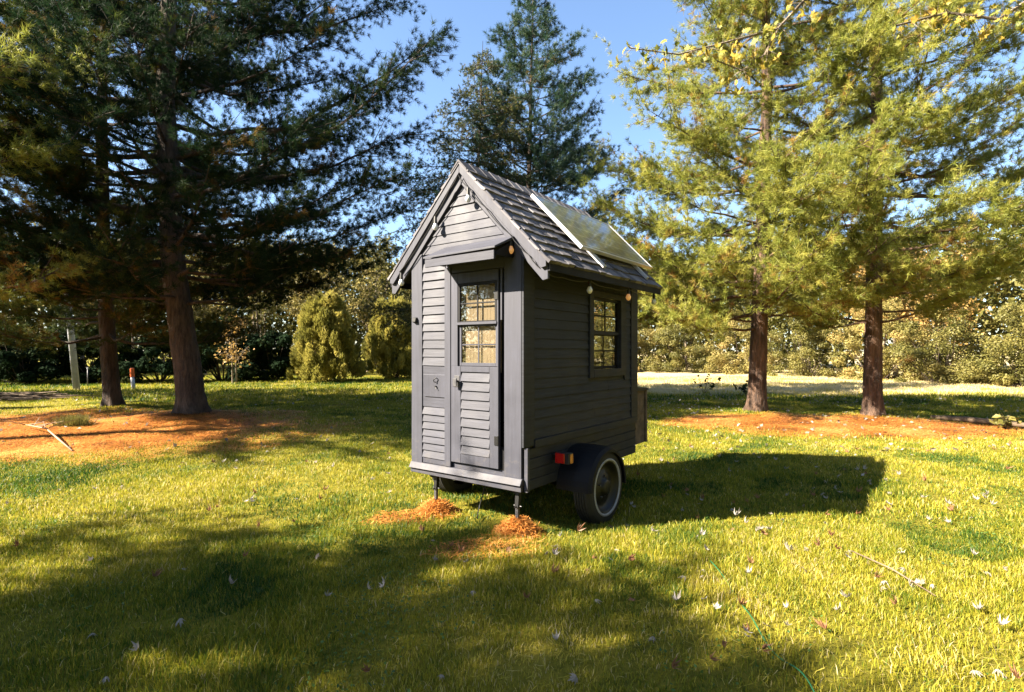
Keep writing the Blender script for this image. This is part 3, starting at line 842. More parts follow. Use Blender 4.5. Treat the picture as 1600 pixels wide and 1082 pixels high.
def leaf_mesh(pos, nrm, size, rg):
    n = len(pos); nrm = norm(nrm + rg.normal(0, .5, (n, 3)))
    a = norm(np.cross(nrm, rg.normal(0, 1, (n, 3)))); c = np.cross(nrm, a)
    s = (size * rg.uniform(.6, 1.3, n))[:, None]
    fold = nrm * s * rg.uniform(-.25, .25, (n, 1))
    v = np.stack([pos - a * s * .6, pos - c * s * .38 + fold, pos + a * s * .6, pos + c * s * .38 + fold], 1).reshape(-1, 3)
    o = np.arange(n)[:, None] * 4
    return v, np.concatenate([o + [[0, 1, 2]], o + [[0, 2, 3]]], 1).reshape(-1, 3)

def tube_np(mb, pts, rads, n=6): mb.tube(pts, rads, n, cap=False)

def trunk_mesh(root, path, rads, mat, seed, n=28, flute=.10, limbs=None):
    """trunk with fluted, furrowed outline + limbs in one mesh"""
    rg = np.random.default_rng(seed); mb = MB()
    zs = [p[2] for p in path]; rings = []; H = zs[-1]
    ts = np.concatenate([np.linspace(0, 2.2, 26), np.linspace(2.4, H, 44)])
    px_ = np.interp(ts, zs, [p[0] for p in path]); py_ = np.interp(ts, zs, [p[1] for p in path]); rr = np.interp(ts, zs, rads)
    fl = rg.uniform(0, 6.28, 6); vs = []
    for i, t in enumerate(ts):
        for j in range(n):
            a = 2 * math.pi * j / n
            root_f = 1 + .22 * math.exp(-t / .22) * (1 + .7 * math.sin(5 * a + fl[0])) + .35 * math.exp(-t / .12) * (.5 + .5 * math.sin(4 * a + fl[1]))
            fur = 1 + flute * .5 * math.sin(11 * a + 2.2 * math.sin(t * 1.3 + fl[2])) * math.sin(t * 3.1 + j) + rg.normal(0, .022)
            r = rr[i] * root_f * fur
            vs.append((px_[i] + r * math.cos(a), py_[i] + r * math.sin(a), t - .12 if i == 0 else t))
    fs = [(i * n + j, i * n + (j + 1) % n, (i + 1) * n + (j + 1) % n, (i + 1) * n + j) for i in range(len(ts) - 1) for j in range(n)]
    mb.add(vs, fs)
    for pts, rd in (limbs or []): mb.tube(pts, rd, 6, cap=False)
    return mb.build("trunk", mat, root, smooth=True)

def pine(loc, H, r0, z0, blen, label, seed, mat_n, mat_b, group=None, path=None, name="pine_tree", whorl=.42, per=5, lift=.10, tuft_k=24,
         L=.15, w=.0105, dens=1.0, az_fn=None, extra=None, droop=0.0, sub_len=.36, brown=.06, tint_mu=.45):
    rg = np.random.default_rng(seed)
    root = empty(name, (loc[0], loc[1], float(gz(loc[0], loc[1])) - .02)); tag(root, label, "tree", group)
    if path is None: path = [(0, 0, 0), (rg.normal(0, .08), rg.normal(0, .08), H * .5), (rg.normal(0, .15), rg.normal(0, .15), H)]
    zs = np.array([p[2] for p in path]); pxs = np.array([p[0] for p in path]); pys = np.array([p[1] for p in path])
    rads = [r0 * max(.06, (1 - .9 * z / H)) ** .85 for z in zs]
    if len(path) < 5:
        zz = np.linspace(0, H, 9); path = [(float(np.interp(z, zs, pxs)), float(np.interp(z, zs, pys)), float(z)) for z in zz]
        rads = [r0 * max(.05, 1 - .93 * z / H) for z in zz]
    limbs = []; P = []; Dd = []; Tn = []
    specs = []
    z = z0; a0 = rg.uniform(0, 6.28)
    while z < H - .3:
        m = per + rg.integers(-1, 2); a0 += rg.uniform(.4, 1.2)
        for j in range(m):
            a = a0 + 2 * math.pi * j / m + rg.normal(0, .22)
            l = blen(z, a) * rg.uniform(.72, 1.12)
            if l > .25: specs.append((z + rg.normal(0, .08), a, l, lift + rg.normal(0, .10)))
        z += whorl * rg.uniform(.75, 1.25)
    for e in (extra or []): specs.append(e)
    for (z, a, l, lf) in specs:
        bx_, by_ = np.interp(z, zs, pxs), np.interp(z, zs, pys)
        n = 7; q = np.linspace(0, 1, n)
        bend = rg.normal(0, .10)
        aa = a + bend * q
        rad = l * q
        X = bx_ + rad * np.cos(aa); Y = by_ + rad * np.sin(aa)
        Z = z + l * (lf * q * .8 + (.10 - droop) * q ** 2 - .07 * np.sin(q * np.pi)) + rg.normal(0, .035, n) * l * .3
        pts = np.stack([X, Y, Z], -1)
        r1 = .012 + .0105 * l + .0012 * l * l
        limbs.append(([tuple(p) for p in pts], list(np.linspace(r1 * .65, .005, n))))
        # side branchlets
        nb = int(9 + l * 8.0 * dens)
        for i in range(nb):
            t = rg.uniform(.25, 1.0) ** .8
            p = np.array([np.interp(t, q, pts[:, k]) for k in range(3)])
            dv = norm(np.array([math.cos(a), math.sin(a), lf]))
            side = rg.choice([-1, 1]); ang = rg.uniform(.35, 1.15) * side if t < .95 else rg.normal(0, .4)
            ca_, sa_ = math.cos(ang), math.sin(ang)
            bd = np.array([dv[0] * ca_ - dv[1] * sa_, dv[0] * sa_ + dv[1] * ca_, rg.normal(.26, .36) - droop])
            bl = min(l, 3.5) * sub_len * (1.05 - .45 * t) * rg.uniform(.5, 1.2) + .12
            bl = min(bl, 1.15)
            nt_ = max(2, int(bl / .115))
            s_ = (np.arange(nt_) + rg.uniform(.3, 1)) / nt_
            pp = p + np.outer(s_ * bl, bd) + np.outer((s_ ** 2) * bl * (.12 - droop * 1.2), [0, 0, 1]) + rg.normal(0, .05, (nt_, 3))
            if i % 3 == 0: limbs.append(([tuple(p), tuple(pp[nt_ // 2]), tuple(pp[-1])], [.008 + .003 * l * .3, .006, .003]))
            P.append(pp); Dd.append(np.repeat(bd[None], nt_, 0) + [0, 0, .25 - droop])
            tb = tint_mu + rg.normal(0, .13) + .10 * (t - .6)
            tt = np.full(nt_, tb) + rg.normal(0, .06, nt_)
            if rg.random() < brown * (1.8 - t): tt[:] = rg.uniform(.9, 1)
            Tn.append(tt)
    P = np.concatenate(P); Dd = norm(np.concatenate(Dd)); Tn = np.clip(np.concatenate(Tn), 0, 1)
    v, f = needle_mesh(P, Dd, tuft_k, L, w, rg, gravity=droop * .5)
    tint = np.clip(np.repeat(Tn, tuft_k) + rg.normal(0, .05, len(P) * tuft_k), 0, 1)
    trunk_mesh(root, path, rads, mat_b, seed + 1, limbs=limbs)
    fast_mesh("crown", v, f, mat_n, root, tint=tint)
    return root

xc, yc = CLOVER; rg = np.random.default_rng(44)
v, f = leaf_mesh(np.stack([xc, yc, gz(xc, yc) + rg.uniform(.02, .045, len(xc))], -1), np.tile([0., 0, 1.4], (len(xc), 1)), np.full(len(xc), .017), rg)
tag(fast_mesh("clover", v, f, M['clover'], tint=np.repeat(rg.uniform(0, 1, len(xc)), 2)), "patches of dark green clover in the lawn", "clover", kind="stuff")
# ------------------------------------------------------------------ the pines
def L_left(z, a):
    l = np.interp(z, [2.5, 4, 6, 9, 12, 15.5], [3.0, 5.0, 5.4, 5.6, 4.2, 1.0])
    toward = max(0, -math.sin(a)) * np.interp(z, [4, 8], [0, 1])     # short on the camera side higher up
    return l * (1 - .55 * toward)
H1 = 16
path1 = [(0, 0, 0), (-.12, 0, 1.0), (-.30, 0, 2.2), (-.50, .05, 3.6), (-.60, .1, 5), (-.72, .1, 7.5), (-.62, .1, 10), (-.55, .1, 14), (-.5, .1, H1)]
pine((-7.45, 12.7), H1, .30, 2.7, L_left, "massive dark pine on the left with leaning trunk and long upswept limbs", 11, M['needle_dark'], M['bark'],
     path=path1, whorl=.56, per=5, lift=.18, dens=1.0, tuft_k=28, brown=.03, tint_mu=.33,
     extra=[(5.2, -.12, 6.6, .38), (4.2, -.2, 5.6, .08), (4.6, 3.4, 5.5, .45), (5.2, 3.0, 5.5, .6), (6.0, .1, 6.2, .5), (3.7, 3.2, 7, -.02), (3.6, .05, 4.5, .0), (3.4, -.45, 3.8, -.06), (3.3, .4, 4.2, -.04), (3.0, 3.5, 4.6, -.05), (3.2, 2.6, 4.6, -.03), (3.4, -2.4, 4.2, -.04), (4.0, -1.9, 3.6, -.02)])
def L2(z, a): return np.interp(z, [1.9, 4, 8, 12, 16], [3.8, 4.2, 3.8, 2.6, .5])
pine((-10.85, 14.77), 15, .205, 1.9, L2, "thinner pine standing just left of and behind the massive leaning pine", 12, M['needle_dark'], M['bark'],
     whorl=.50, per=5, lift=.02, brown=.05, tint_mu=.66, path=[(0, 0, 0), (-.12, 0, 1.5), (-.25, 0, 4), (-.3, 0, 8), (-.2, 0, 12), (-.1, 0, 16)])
def Lr(z, a): return np.interp(z, [1.9, 3.2, 5, 8, 11, 14, 15.5], [2.4, 3.4, 3.3, 3.1, 2.5, 1.1, .3])
pr1 = pine(G(1182, 650), 15.5, .215, 2.3, Lr, "sunlit pine right of the shed with reddish trunk rising from the straw bed", 13, M['needle_light'], M['bark_red'],
     whorl=.80, per=5, lift=.16, brown=.06, tint_mu=.52, dens=1.35,
     extra=[(2.9, 3.3, 4.1, .0), (2.4, 3.0, 3.7, -.04), (3.6, 2.9, 4.2, .02), (2.1, 3.6, 3.2, -.02), (4.3, 3.2, 4.2, .1)])
pr2 = pine(G(1363, 655), 15.0, .20, 2.2, Lr, "sunlit pine farthest right with bare straight trunk beside the fallen log", 14, M['needle_light'], M['bark_red'],
     whorl=.80, per=5, lift=.20, brown=.06, tint_mu=.52, dens=1.35,
     extra=[(5.2, .0, 4.8, .12), (4.4, -.5, 4.7, .06), (5.8, .25, 4.6, .14), (3.5, .1, 4.6, .02), (2.6, -2.3, 2.6, -.04), (2.9, -1.8, 2.4, -.02)])
def Lc(z, a): return np.interp(z, [2, 5, 9, 13, 15.5], [3.2, 3.2, 2.7, 1.4, .2])
pine((.75, 20.5), 15.8, .17, 2.2, Lc, "blue-green pine rising behind the shed's roof", 15, M['needle_blue'], M['bark'], whorl=.55, per=5, lift=.22, dens=.8, brown=.02, L=.17, w=.013, tint_mu=.4)
def Ls(z, a): return np.interp(z, [.8, 2, 5, 8, 11, 12], [3.2, 3.3, 2.9, 2.0, .8, .2])
pine((-1.15, 18.4), 12.2, .10, 2.9, Ls, "spruce with drooping golden branch tips just left of the shed's ridge", 16, M['needle_gold'], M['bark'], whorl=.36, per=6, lift=.02,
     droop=.28, L=.09, w=.014, tuft_k=14, sub_len=.34, dens=1.2, brown=0, name="spruce_tree", tint_mu=.52)
# pines that stand left of the frame and shade the foreground
def Lo(z, a): return np.interp(z, [2.2, 3.5, 6, 8.5, 10.5], [3.2, 3.7, 3.2, 1.8, .2])
po = pine((-12.6, 8.9), 10.5, .24, 5.6, Lo, "pine reaching bright branch tips in at the photo's left edge", 17, M['needle_light'], M['bark'], whorl=.45, per=5, brown=.08, tint_mu=.38,
          extra=[(4.6, .25, 4.5, .08), (2.7, .25, 4.4, .03), (5.6, .05, 4.3, .1), (6.3, .3, 4.2, .1)])
def place_copy(src, loc, rz, sc, label, group=None):
    c = copy_tree(src); c.location = (loc[0], loc[1], float(gz(*loc)) - .02); c.rotation_euler = (0, 0, rz); c.scale = (sc,) * 3
    c["label"] = label
    if group: c["group"] = group
    return c
def Lp(z, a): return np.interp(z, [2.0, 3.5, 5.0, 6.4, 7.6], [2.6, 2.9, 2.5, 1.6, .4])
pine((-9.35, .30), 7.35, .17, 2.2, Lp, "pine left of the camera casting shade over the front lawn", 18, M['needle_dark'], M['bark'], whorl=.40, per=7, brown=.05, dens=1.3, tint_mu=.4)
place_copy(po, (-17.5, 14.0), 4.0, 1.25, "pine beyond the left edge shading the tall pines")
place_copy(pr2, (-22.0, 17.5), 1.2, .8, "pale green pine behind the left trunks near the white pole")
place_copy(pr2, (17.5, 9.0), .5, .9, "pine outside the right edge of the lawn")
for i, (x, y, rz, sc) in enumerate([(14, 1.5, .4, 1.0), (11, -5, 1.9, 1.05), (5.5, -9, 3.3, 1.1), (-.5, -11.5, 4.4, 1.0), (20, -4, 2.2, 1.2), (14, -13, 5.0, 1.2)]):  # unseen pines added right and behind to cut sky fill on the side wall
    place_copy(pr2 if i % 2 else pr1, (x, y), rz, sc, "unseen pine added around the camera to block sky light", "unseen pines added to block sky light")

# ------------------------------------------------------------------ broadleaf trees, shrubs
def leaf_tree(loc, H, r, spread, n, mat, label, seed, name="woodland_tree", cat="tree", group=None, trunks=1, bare=.35, size=.10, bark='bark_pale', r0=.09, tz=0):
    rg = np.random.default_rng(seed); root = empty(name, (loc[0], loc[1], float(gz(*loc)) - .02)); tag(root, label, cat, group)
    mb = MB(); tips = []
    for t in range(trunks):
        a = rg.uniform(0, 6.28); lean = rg.uniform(.02, .12) * H
        top = np.array([math.cos(a) * lean, math.sin(a) * lean, H * rg.uniform(.8, 1)])
        base = np.array([math.cos(a) * .15 * (trunks > 1), math.sin(a) * .15 * (trunks > 1), -.05])
        q = np.linspace(0, 1, 8); pts = base + (top - base) * q[:, None] + rg.normal(0, .02 * H, (8, 3)) * [1, 1, .1] * q[:, None]
        mb.tube([tuple(p) for p in pts], list(np.linspace(r0, .015, 8)), 8, cap=False)
        for i in range(rg.integers(9, 14)):
            s = rg.uniform(bare, .98); p = np.array([np.interp(s, q, pts[:, k]) for k in range(3)])
            aa = rg.uniform(0, 6.28); l = spread * rg.uniform(.4, 1) * (1.15 - .5 * s)
            e = p + np.array([math.cos(aa) * l, math.sin(aa) * l, l * rg.uniform(.3, 1.1)])
            m = (p + e) / 2 + rg.normal(0, .08 * l, 3)
            mb.tube([tuple(p), tuple(m), tuple(e)], [r0 * .35 * (1.1 - s) + .008, .012, .005], 5, cap=False)
            for k in range(4):
                s2 = rg.uniform(.3, 1); pb = p + (e - p) * s2; e2 = pb + rg.normal(0, .32 * l + .1, 3) + [0, 0, .12 * l]
                mb.tube([tuple(pb), tuple(e2)], [.009, .003], 4, cap=False); tips += [e2, (pb + e2) / 2]
            tips.append(e)
    mb.build("trunk", M[bark], root)
    tips = np.array(tips); k = rg.integers(0, len(tips), n)
    pos = tips[k] + rg.normal(0, r, (n, 3)) * [1, 1, .75]
    v, f = leaf_mesh(pos, rg.normal(0, 1, (n, 3)) + [0, 0, .5], np.full(n, size), rg)
    cl = rg.normal(.5, .16, len(tips))[k] + tz
    fast_mesh("crown", v, f, mat, root, tint=np.clip(np.repeat(cl + rg.normal(0, .12, n), 2), 0, 1))
    return root

def shrub(loc, rx, ry, H, n, mat, label, seed, name="shrub", cat="shrub", group=None, size=.10, lobes=26, spiky=0, tz=0, stems=9, bark='bark', low=.08):
    """bush: stems fanning from the base, leaf clumps at their ends and along them"""
    rg = np.random.default_rng(seed); root = empty(name, (loc[0], loc[1], float(gz(*loc)) - .02)); tag(root, label, cat, group)
    mb = MB(); C = []; S = []
    for i in range(lobes):
        a = rg.uniform(0, 6.28); q = math.sqrt(rg.random()); zz = rg.uniform(low, 1) ** (1.0 if low else 1.35)
        env = math.sqrt(max(0, 1 - (zz * .94) ** 2.4)) if not spiky else (1 - zz * .88) ** .48
        c = np.array([rx * q * env * math.cos(a), ry * q * env * math.sin(a), H * zz * rg.uniform(.85, 1)])
        C.append(c); S.append(rg.uniform(.5, 1) * (.30 if not spiky else .21) * min(rx, 1.6))
        if i < stems * 2:
            b0 = np.array([c[0] * .15, c[1] * .15, -.05])
            mb.tube([tuple(b0), tuple((b0 + c) / 2 + rg.normal(0, .08, 3)), tuple(c)], [.03, .018, .006], 5, cap=False)
    C = np.array(C); S = np.array(S); mb.build("stems", M[bark], root)
    k = rg.integers(0, lobes, n); d = norm(rg.normal(0, 1, (n, 3)))
    rad = S[k] * rg.uniform(.35, 1.2, n) ** .6
    if spiky:
        pos = C[k] + d * rad[:, None] * [.75, .75, 1.5]; pos = pos + norm(C[k] * [1, 1, 0] + 1e-3) * 0
    else:
        pos = C[k] + d * rad[:, None] * [1.15, 1.15, .85]
    pos[:, 2] = np.abs(pos[:, 2]) + .02
    cl = rg.normal(.5, .2, lobes)[k] + tz
    if spiky:
        dirs = norm(norm(pos * [1, 1, 0]) * .6 + [0, 0, 1.0]); kk = 5
        v, f = needle_mesh(pos, dirs, kk, size * 1.7, size * .38, rg, spread=.28, fwd=1)
        tt = np.repeat(cl + rg.normal(0, .1, n), kk)
    else:
        v, f = leaf_mesh(pos, d + [0, 0, .4], np.full(n, size), rg); tt = np.repeat(cl + rg.normal(0, .12, n), 2)
    fast_mesh("foliage", v, f, mat, root, tint=np.clip(tt, 0, 1))
    return root

# two yellow-green evergreens left of the shed
shrub((-9.5, 27.7), 2.05, 1.9, 4.25, 34000, M['leaf_arbor'], "broad yellow-green evergreen left of the shed, wider of the two", 31, "evergreen_tree", "tree", size=.085, lobes=300, spiky=1, tz=.08)
shrub((-6.6, 30.4), 2.0, 1.8, 4.3, 30000, M['leaf_arbor'], "pointed yellow-green evergreen partly hidden by the shed's left wall", 32, "evergreen_tree", "tree", size=.09, lobes=280, spiky=1, tz=.1)
# sapling
leaf_tree((-13.2, 25.9), 2.9, .14, .75, 420, M['leaf_orange'], "small sapling with white stem and apricot leaves before the dark hedge", 33, "sapling", "tree", trunks=2, bare=.38, size=.12, r0=.05)
# dark hedge on the left
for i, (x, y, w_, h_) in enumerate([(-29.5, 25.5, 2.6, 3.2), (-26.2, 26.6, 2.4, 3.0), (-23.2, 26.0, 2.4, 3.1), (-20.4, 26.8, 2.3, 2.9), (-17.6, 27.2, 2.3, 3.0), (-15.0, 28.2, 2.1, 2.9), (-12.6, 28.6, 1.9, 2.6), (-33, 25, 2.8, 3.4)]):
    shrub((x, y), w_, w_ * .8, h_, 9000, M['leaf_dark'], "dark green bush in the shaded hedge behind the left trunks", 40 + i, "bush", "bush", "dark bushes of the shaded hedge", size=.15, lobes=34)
# golden and olive shrubs along the right field
ry_ = [(5.2, 39, 2.4, 3.8, 'o'), (8.4, 39.5, 2.6, 3.6, 'y'), (11.8, 38, 2.6, 4.2, 'o'), (15.2, 36.0, 2.6, 4.2, 'y'), (18.0, 33.0, 2.5, 4.6, 'o'), (19.9, 29.5, 2.3, 4.6, 'y'),
       (20.9, 26.6, 2.2, 4.0, 'o'), (22.6, 23.8, 2.2, 3.8, 'o'), (25.5, 22.5, 2.4, 4.2, 'y'), (28.5, 20.0, 2.6, 4.5, 'o'), (31, 16.5, 2.6, 4.5, 'y'), (1.8, 39, 2.4, 3.6, 'y'), (-1.8, 37.5, 2.4, 3.4, 'o')]
for i, (x, y, w_, h_, c) in enumerate(ry_):
    shrub((x, y), w_, w_ * .8, h_, 23000, M['leaf_yellow'] if c == 'y' else M['leaf_olive'],
          "golden leafy bush at the far edge of the dry field" if c == 'y' else "olive green bush at the far edge of the dry field", 60 + i, "bush", "bush",
          "golden bushes along the field edge" if c == 'y' else "olive bushes along the field edge", size=.082, lobes=75, low=.0)
# slender woodland trees behind
protos = [leaf_tree((-11.5, 34), 9.0, .28, 1.7, 2600, M['leaf_yellow'], "slender half-bare yellow tree in the woods behind the lawn", 80, group="slender yellow trees in the woods", trunks=2, size=.15, r0=.10),
          leaf_tree((-15.5, 33), 8.5, .30, 1.6, 2600, M['leaf_olive'], "slender olive-leaved tree in the woods behind the lawn", 81, group="slender olive trees in the woods", trunks=2, size=.15, r0=.09),
          leaf_tree((21.5, 32), 8.0, .36, 2.0, 5200, M['leaf_orange'], "apricot-leaved tree rising above the bushes at right", 82, group="apricot trees behind the right bushes", trunks=2, size=.15, r0=.10)]
tl = [(-19, 34, 0), (-22.5, 32, 1), (-8.5, 35, 1), (-5.5, 34.5, 0), (-2.5, 37, 0), (1.5, 38, 1), (5, 41, 0), (9, 42, 1), (13, 40, 0), (17, 38, 1), (23.5, 29.5, 2), (27, 27, 0), (-26, 33, 0), (-30, 31, 1), (-13.3, 36, 0), (-17, 37, 1), (-34, 30, 0), (24, 34, 1), (31, 24, 1), (34, 19, 2), (-10, 38, 0), (-6, 39, 1)]
for i, (x, y, k) in enumerate(tl):
    place_copy(protos[k], (x, y), random.uniform(0, 6.28), random.uniform(.8, 1.12), protos[k]["label"], protos[k]["group"])
# far woods as one mass
rg = np.random.default_rng(99); n = 210000
a = np.where(rg.random(n) < .62, rg.uniform(-1.2, 1.2, n), rg.uniform(1.2, 2 * math.pi - 1.2, n)); d = rg.uniform(44, 60, n)
x, y = d * np.sin(a), d * np.cos(a)
hmax = 7.5 + 4.5 * fbm(x, y, .12, 5)
z = hmax * rg.random(n) ** .75
v, f = leaf_mesh(np.stack([x, y, z], -1), rg.normal(0, 1, (n, 3)), np.full(n, .38), rg)
tag(fast_mesh("distant_woods", v, f, M['leaf_olive'], tint=np.repeat(np.clip(fbm(x, y, .3, 8) + rg.normal(0, .12, n), 0, 1), 2)), "hazy olive and gold woods far behind the field", "woods", kind="stuff")

# ------------------------------------------------------------------ maple overhead at right
LOBES = [(0, -1.0), (.08, -.35), (.35, -.50), (.28, -.25), (.85, -.20), (.62, 0), (.95, .45), (.55, .38), (.35, .42), (.42, .75), (.2, .72), (0, 1.2)]
LOBES = LOBES + [(-x, y) for x, y in LOBES[-2:0:-1]]
def maple_leaf(curl, seed):
    """one lobed leaf as fan of triangles round its centre"""
    r = random.Random(seed); s = .5
    pts = [(x * s * r.uniform(.9, 1.1), y * s * r.uniform(.9, 1.1)) for x, y in LOBES]
    vs = [(0, 0, 0)] + [(x, y, curl * (x * x + y * y) * 3.4 + r.uniform(-.04, .04)) for x, y in pts]
    n_ = len(pts); fs = [(0, i + 1, (i + 1) % n_ + 1) for i in range(n_)]
    return np.array(vs), np.array(fs)
def leaves_at(pos, size, rg, hang=True):
    vs = []; fs = []; b = 0
    for i, p in enumerate(pos):
        v, f = maple_leaf(rg.uniform(-.5, .5), i % 9)
        e = Matrix.Rotation(rg.uniform(0, 6.28), 3, 'Z') @ Matrix.Rotation(rg.normal(1.9 if hang else 0, .6), 3, 'X') @ Matrix.Rotation(rg.uniform(0, 6.28), 3, 'Z' if not hang else 'Y')
        v = v @ np.array(e).T * size * rg.uniform(.7, 1.2) + p
        vs.append(v); fs.append(f + b); b += len(v)
    return np.concatenate(vs), np.concatenate(fs)
mp = empty("maple_tree", (6.6, 2.2, float(gz(6.6, 2.2)))); tag(mp, "maple whose leafy yellow boughs hang in at the photo's top right", "tree")
o_ = np.array([6.6, 2.2, 0]); rg = np.random.default_rng(5); mb = MB(); lp = []
mb.tube([(0, 0, -.1), (.05, 0, 1.5), (.0, .1, 3.2), (.2, .1, 6)], [.26, .2, .17, .09], 14)
def P3(px, py, d): return np.array([(px - 800) / F_PX * d, d, EYE + (HORIZ - py) / F_PX * d]) - o_
boughs = [[(0, .1, 3.3), P3(1690, -160, 3.6), P3(1420, -110, 3.8), P3(1262, -5, 3.8), P3(1215, 45, 3.8), P3(1120, 70, 3.75), P3(1060, 85, 3.75), P3(985, 75, 3.7)],
          [P3(1215, 45, 3.8), P3(1195, 85, 3.8), P3(1160, 110, 3.85), P3(1120, 95, 3.8)],
          [(0, .1, 3.6), P3(1760, -60, 4.0), P3(1600, 5, 4.1), P3(1560, 30, 4.1), P3(1480, 20, 4.1), P3(1400, 40, 4.1)],
          [(0, .1, 3.9), P3(1700, -130, 3.2), P3(1560, -140, 3.0), P3(1400, -200, 3.0)],
          [(.1, .1, 4.5), (1.5, .8, 5.5), (2.5, 1.2, 6)], [(.1, .1, 4.8), (-.8, -1.2, 6), (-1.2, -2.2, 6.5)]]
for i, bgh in enumerate(boughs):
    pts = [np.array(p, float) for p in bgh]; n = len(pts)
    mb.tube([tuple(p) for p in pts], list(np.linspace(.04 if i in (0, 2, 3, 4, 5) else .009, .004, n) ** 1.0 * (1 if i not in (0, 2) else 1)) if i not in (0, 2) else [.07, .035, .016, .011, .009, .007, .005, .004][:n], 6, cap=False)
    for k in range(95 if i in (0, 2) else 50):
        s = rg.uniform(.42 if i in (0, 2) else .1, 1) * (n - 1); j = min(int(s), n - 2); p = pts[j] + (pts[j + 1] - pts[j]) * (s - j)
        e = p + rg.normal(0, .07, 3) + [0, 0, -.03]
        mb.tube([tuple(p), tuple(e)], [.002, .001], 3, cap=False); lp.append(e)
mb.build("trunk", M['bark_pale'], mp)
v, f = leaves_at(lp, .066, rg)
fast_mesh("leaves", v, f, M['leaf_maple'], mp, tint=np.repeat(rg.uniform(0, 1, len(lp)), len(LOBES)))

# ------------------------------------------------------------------ fallen leaves: 300 nearest as things, the far ones as litter
leaf_protos = []
for i in range(10):
    v, f = maple_leaf([.5, -.4, .8, .2, -.7, .6, .3, -.2, .9, .1][i], 100 + i)
    me = bpy.data.meshes.new("fallen_leaf"); me.from_pydata([tuple(p) for p in v], [], [tuple(int(k) for k in q) for q in f])
    brown = i >= 8
    a_ = me.attributes.new("tint", 'FLOAT', 'FACE'); a_.data.foreach_set("value", np.full(len(f), [.75, .6, .9, .5, .8, .7, .95, .4, .6, .3][i], np.float32))
    me.materials.append(M['leaf_brown'] if brown else M['leaf_dry']); leaf_protos.append((me, brown))
def on_shed(x, y):
    d = Vector((x, y, 0)) - C0; a, c = d.dot(U), d.dot(V); return -.05 < a < 2.6 and -.3 < c < 1.6
rl = random.Random(12); spots = []
anchors = [(575, 925), (600, 925), (823, 940), (1057, 945), (1120, 955), (1100, 940), (1290, 990), (1160, 990), (1170, 1000), (1190, 1020), (1130, 1012), (1110, 1035), (1565, 980), (1400, 950), (1530, 955), (575, 1052), (165, 1070),
           (215, 1025), (460, 822), (405, 825), (720, 870), (740, 930), (865, 900), (930, 940), (510, 940), (1050, 1050), (1520, 1050), (1560, 1045), (1590, 1060), (1200, 985), (870, 1008), (690, 1060), (900, 1065)]
for a in anchors: spots.append(G(*a))
while len(spots) < 300:
    d = 2.9 + 6.2 * rl.random() ** .75; s = rl.uniform(-1, 1); s = s if rl.random() < .45 else abs(s)
    x = s * d * .93
    if on_shed(x, d) or vnoise(x, d, .9, 4) < .3: continue
    spots.append((x, d))
for x, d in spots:
    me, brown = leaf_protos[rl.choice([0, 1, 2, 3, 4, 5, 6, 7, 8, 9]) if rl.random() < .85 else 8]
    o = bpy.data.objects.new("fallen_leaf", me); COL.objects.link(o)
    o.location = (x, d, float(gz(x, d)) + rl.uniform(.022, .05)); o.rotation_euler = (rl.gauss(0, .45), rl.gauss(0, .45), rl.uniform(0, 6.28))
    o.scale = (rl.uniform(.04, .075),) * 3
    tag(o, "brown curled maple leaf lying on the lawn" if brown else "pale dry maple leaf lying on the lawn", "leaf", "brown fallen leaves on the lawn" if brown else "pale fallen leaves on the lawn")
rg = np.random.default_rng(23); n = 1700
d = np.sqrt(rg.uniform(8.5 ** 2, 20 ** 2, n)); s = rg.uniform(-1, 1, n); s = np.where(rg.random(n) < .4, s, np.abs(s)); x = s * d * 1.0
k = (vnoise(x, d, .5, 4) > .3); x, d = x[k], d[k]; n = len(x)
v, f = leaf_mesh(np.stack([x, d, gz(x, d) + rg.uniform(.03, .06, n)], -1), np.tile([0., 0, 1], (n, 1)), np.full(n, .07), rg)
tag(fast_mesh("leaf_litter", v, f, M['leaf_dry'], tint=np.repeat(rg.uniform(.2, 1, n), 2)), "pale fallen leaves scattered far across the lawn", "leaf litter", kind="stuff")

# ------------------------------------------------------------------ small things on the lawn
def stick(pts, rad, mat, label, cat, name, n=7):
    x, y = pts[0][:2]; g = float(gz(x, y)); root_o = Vector((x, y, g))
    mb = MB(); P = [Vector((p[0], p[1], float(gz(p[0], p[1])) + p[2])) - root_o for p in pts]
    mb.tube(P, rad, n); o = mb.build(name, mat, smooth=True); o.location = root_o; tag(o, label, cat); return o
a, c = G(1330, 868), G(1462, 938)
stick([(a[0], a[1], .05), ((a[0] + c[0]) / 2 + .02, (a[1] + c[1]) / 2, .065), (c[0], c[1], .05)], [.004, .006, .003], M['old_wood'], "thin pale stick lying in the sunlit grass at right", "stick", "stick")
a, m_, c = G(40, 673), G(72, 684), G(113, 708)
o = stick([(a[0], a[1], .10), (m_[0], m_[1], .16), ((m_[0] + c[0]) / 2, (m_[1] + c[1]) / 2, .10), (c[0], c[1], .03)], [.006, .012, .015, .012], M['pale_stick'], "bleached fallen branch on the orange straw at far left", "branch", "fallen_branch")
mb = MB()
for k in range(9):
    q = Vector((random.uniform(-.3, .5), random.uniform(-.3, .3), random.uniform(.05, .15)))
    mb.tube([(0.1 * k, -.05 * k, .1), q + Vector((0.1 * k, 0, .1))], [.01, .004], 5)
o2 = mb.build("twigs", M['pale_stick'], o)
a, c = G(1455, 658), G(1610, 672)
stick([(a[0], a[1], .05), (a[0] * .6 + c[0] * .4, a[1] * .6 + c[1] * .4, .09), (c[0], c[1], .07), (c[0] + 1.5, c[1] - .3, .05)], [.045, .06, .055, .03], M['old_wood'], "long thin fallen log at the right end of the straw bed", "log", "fallen_log", 9)
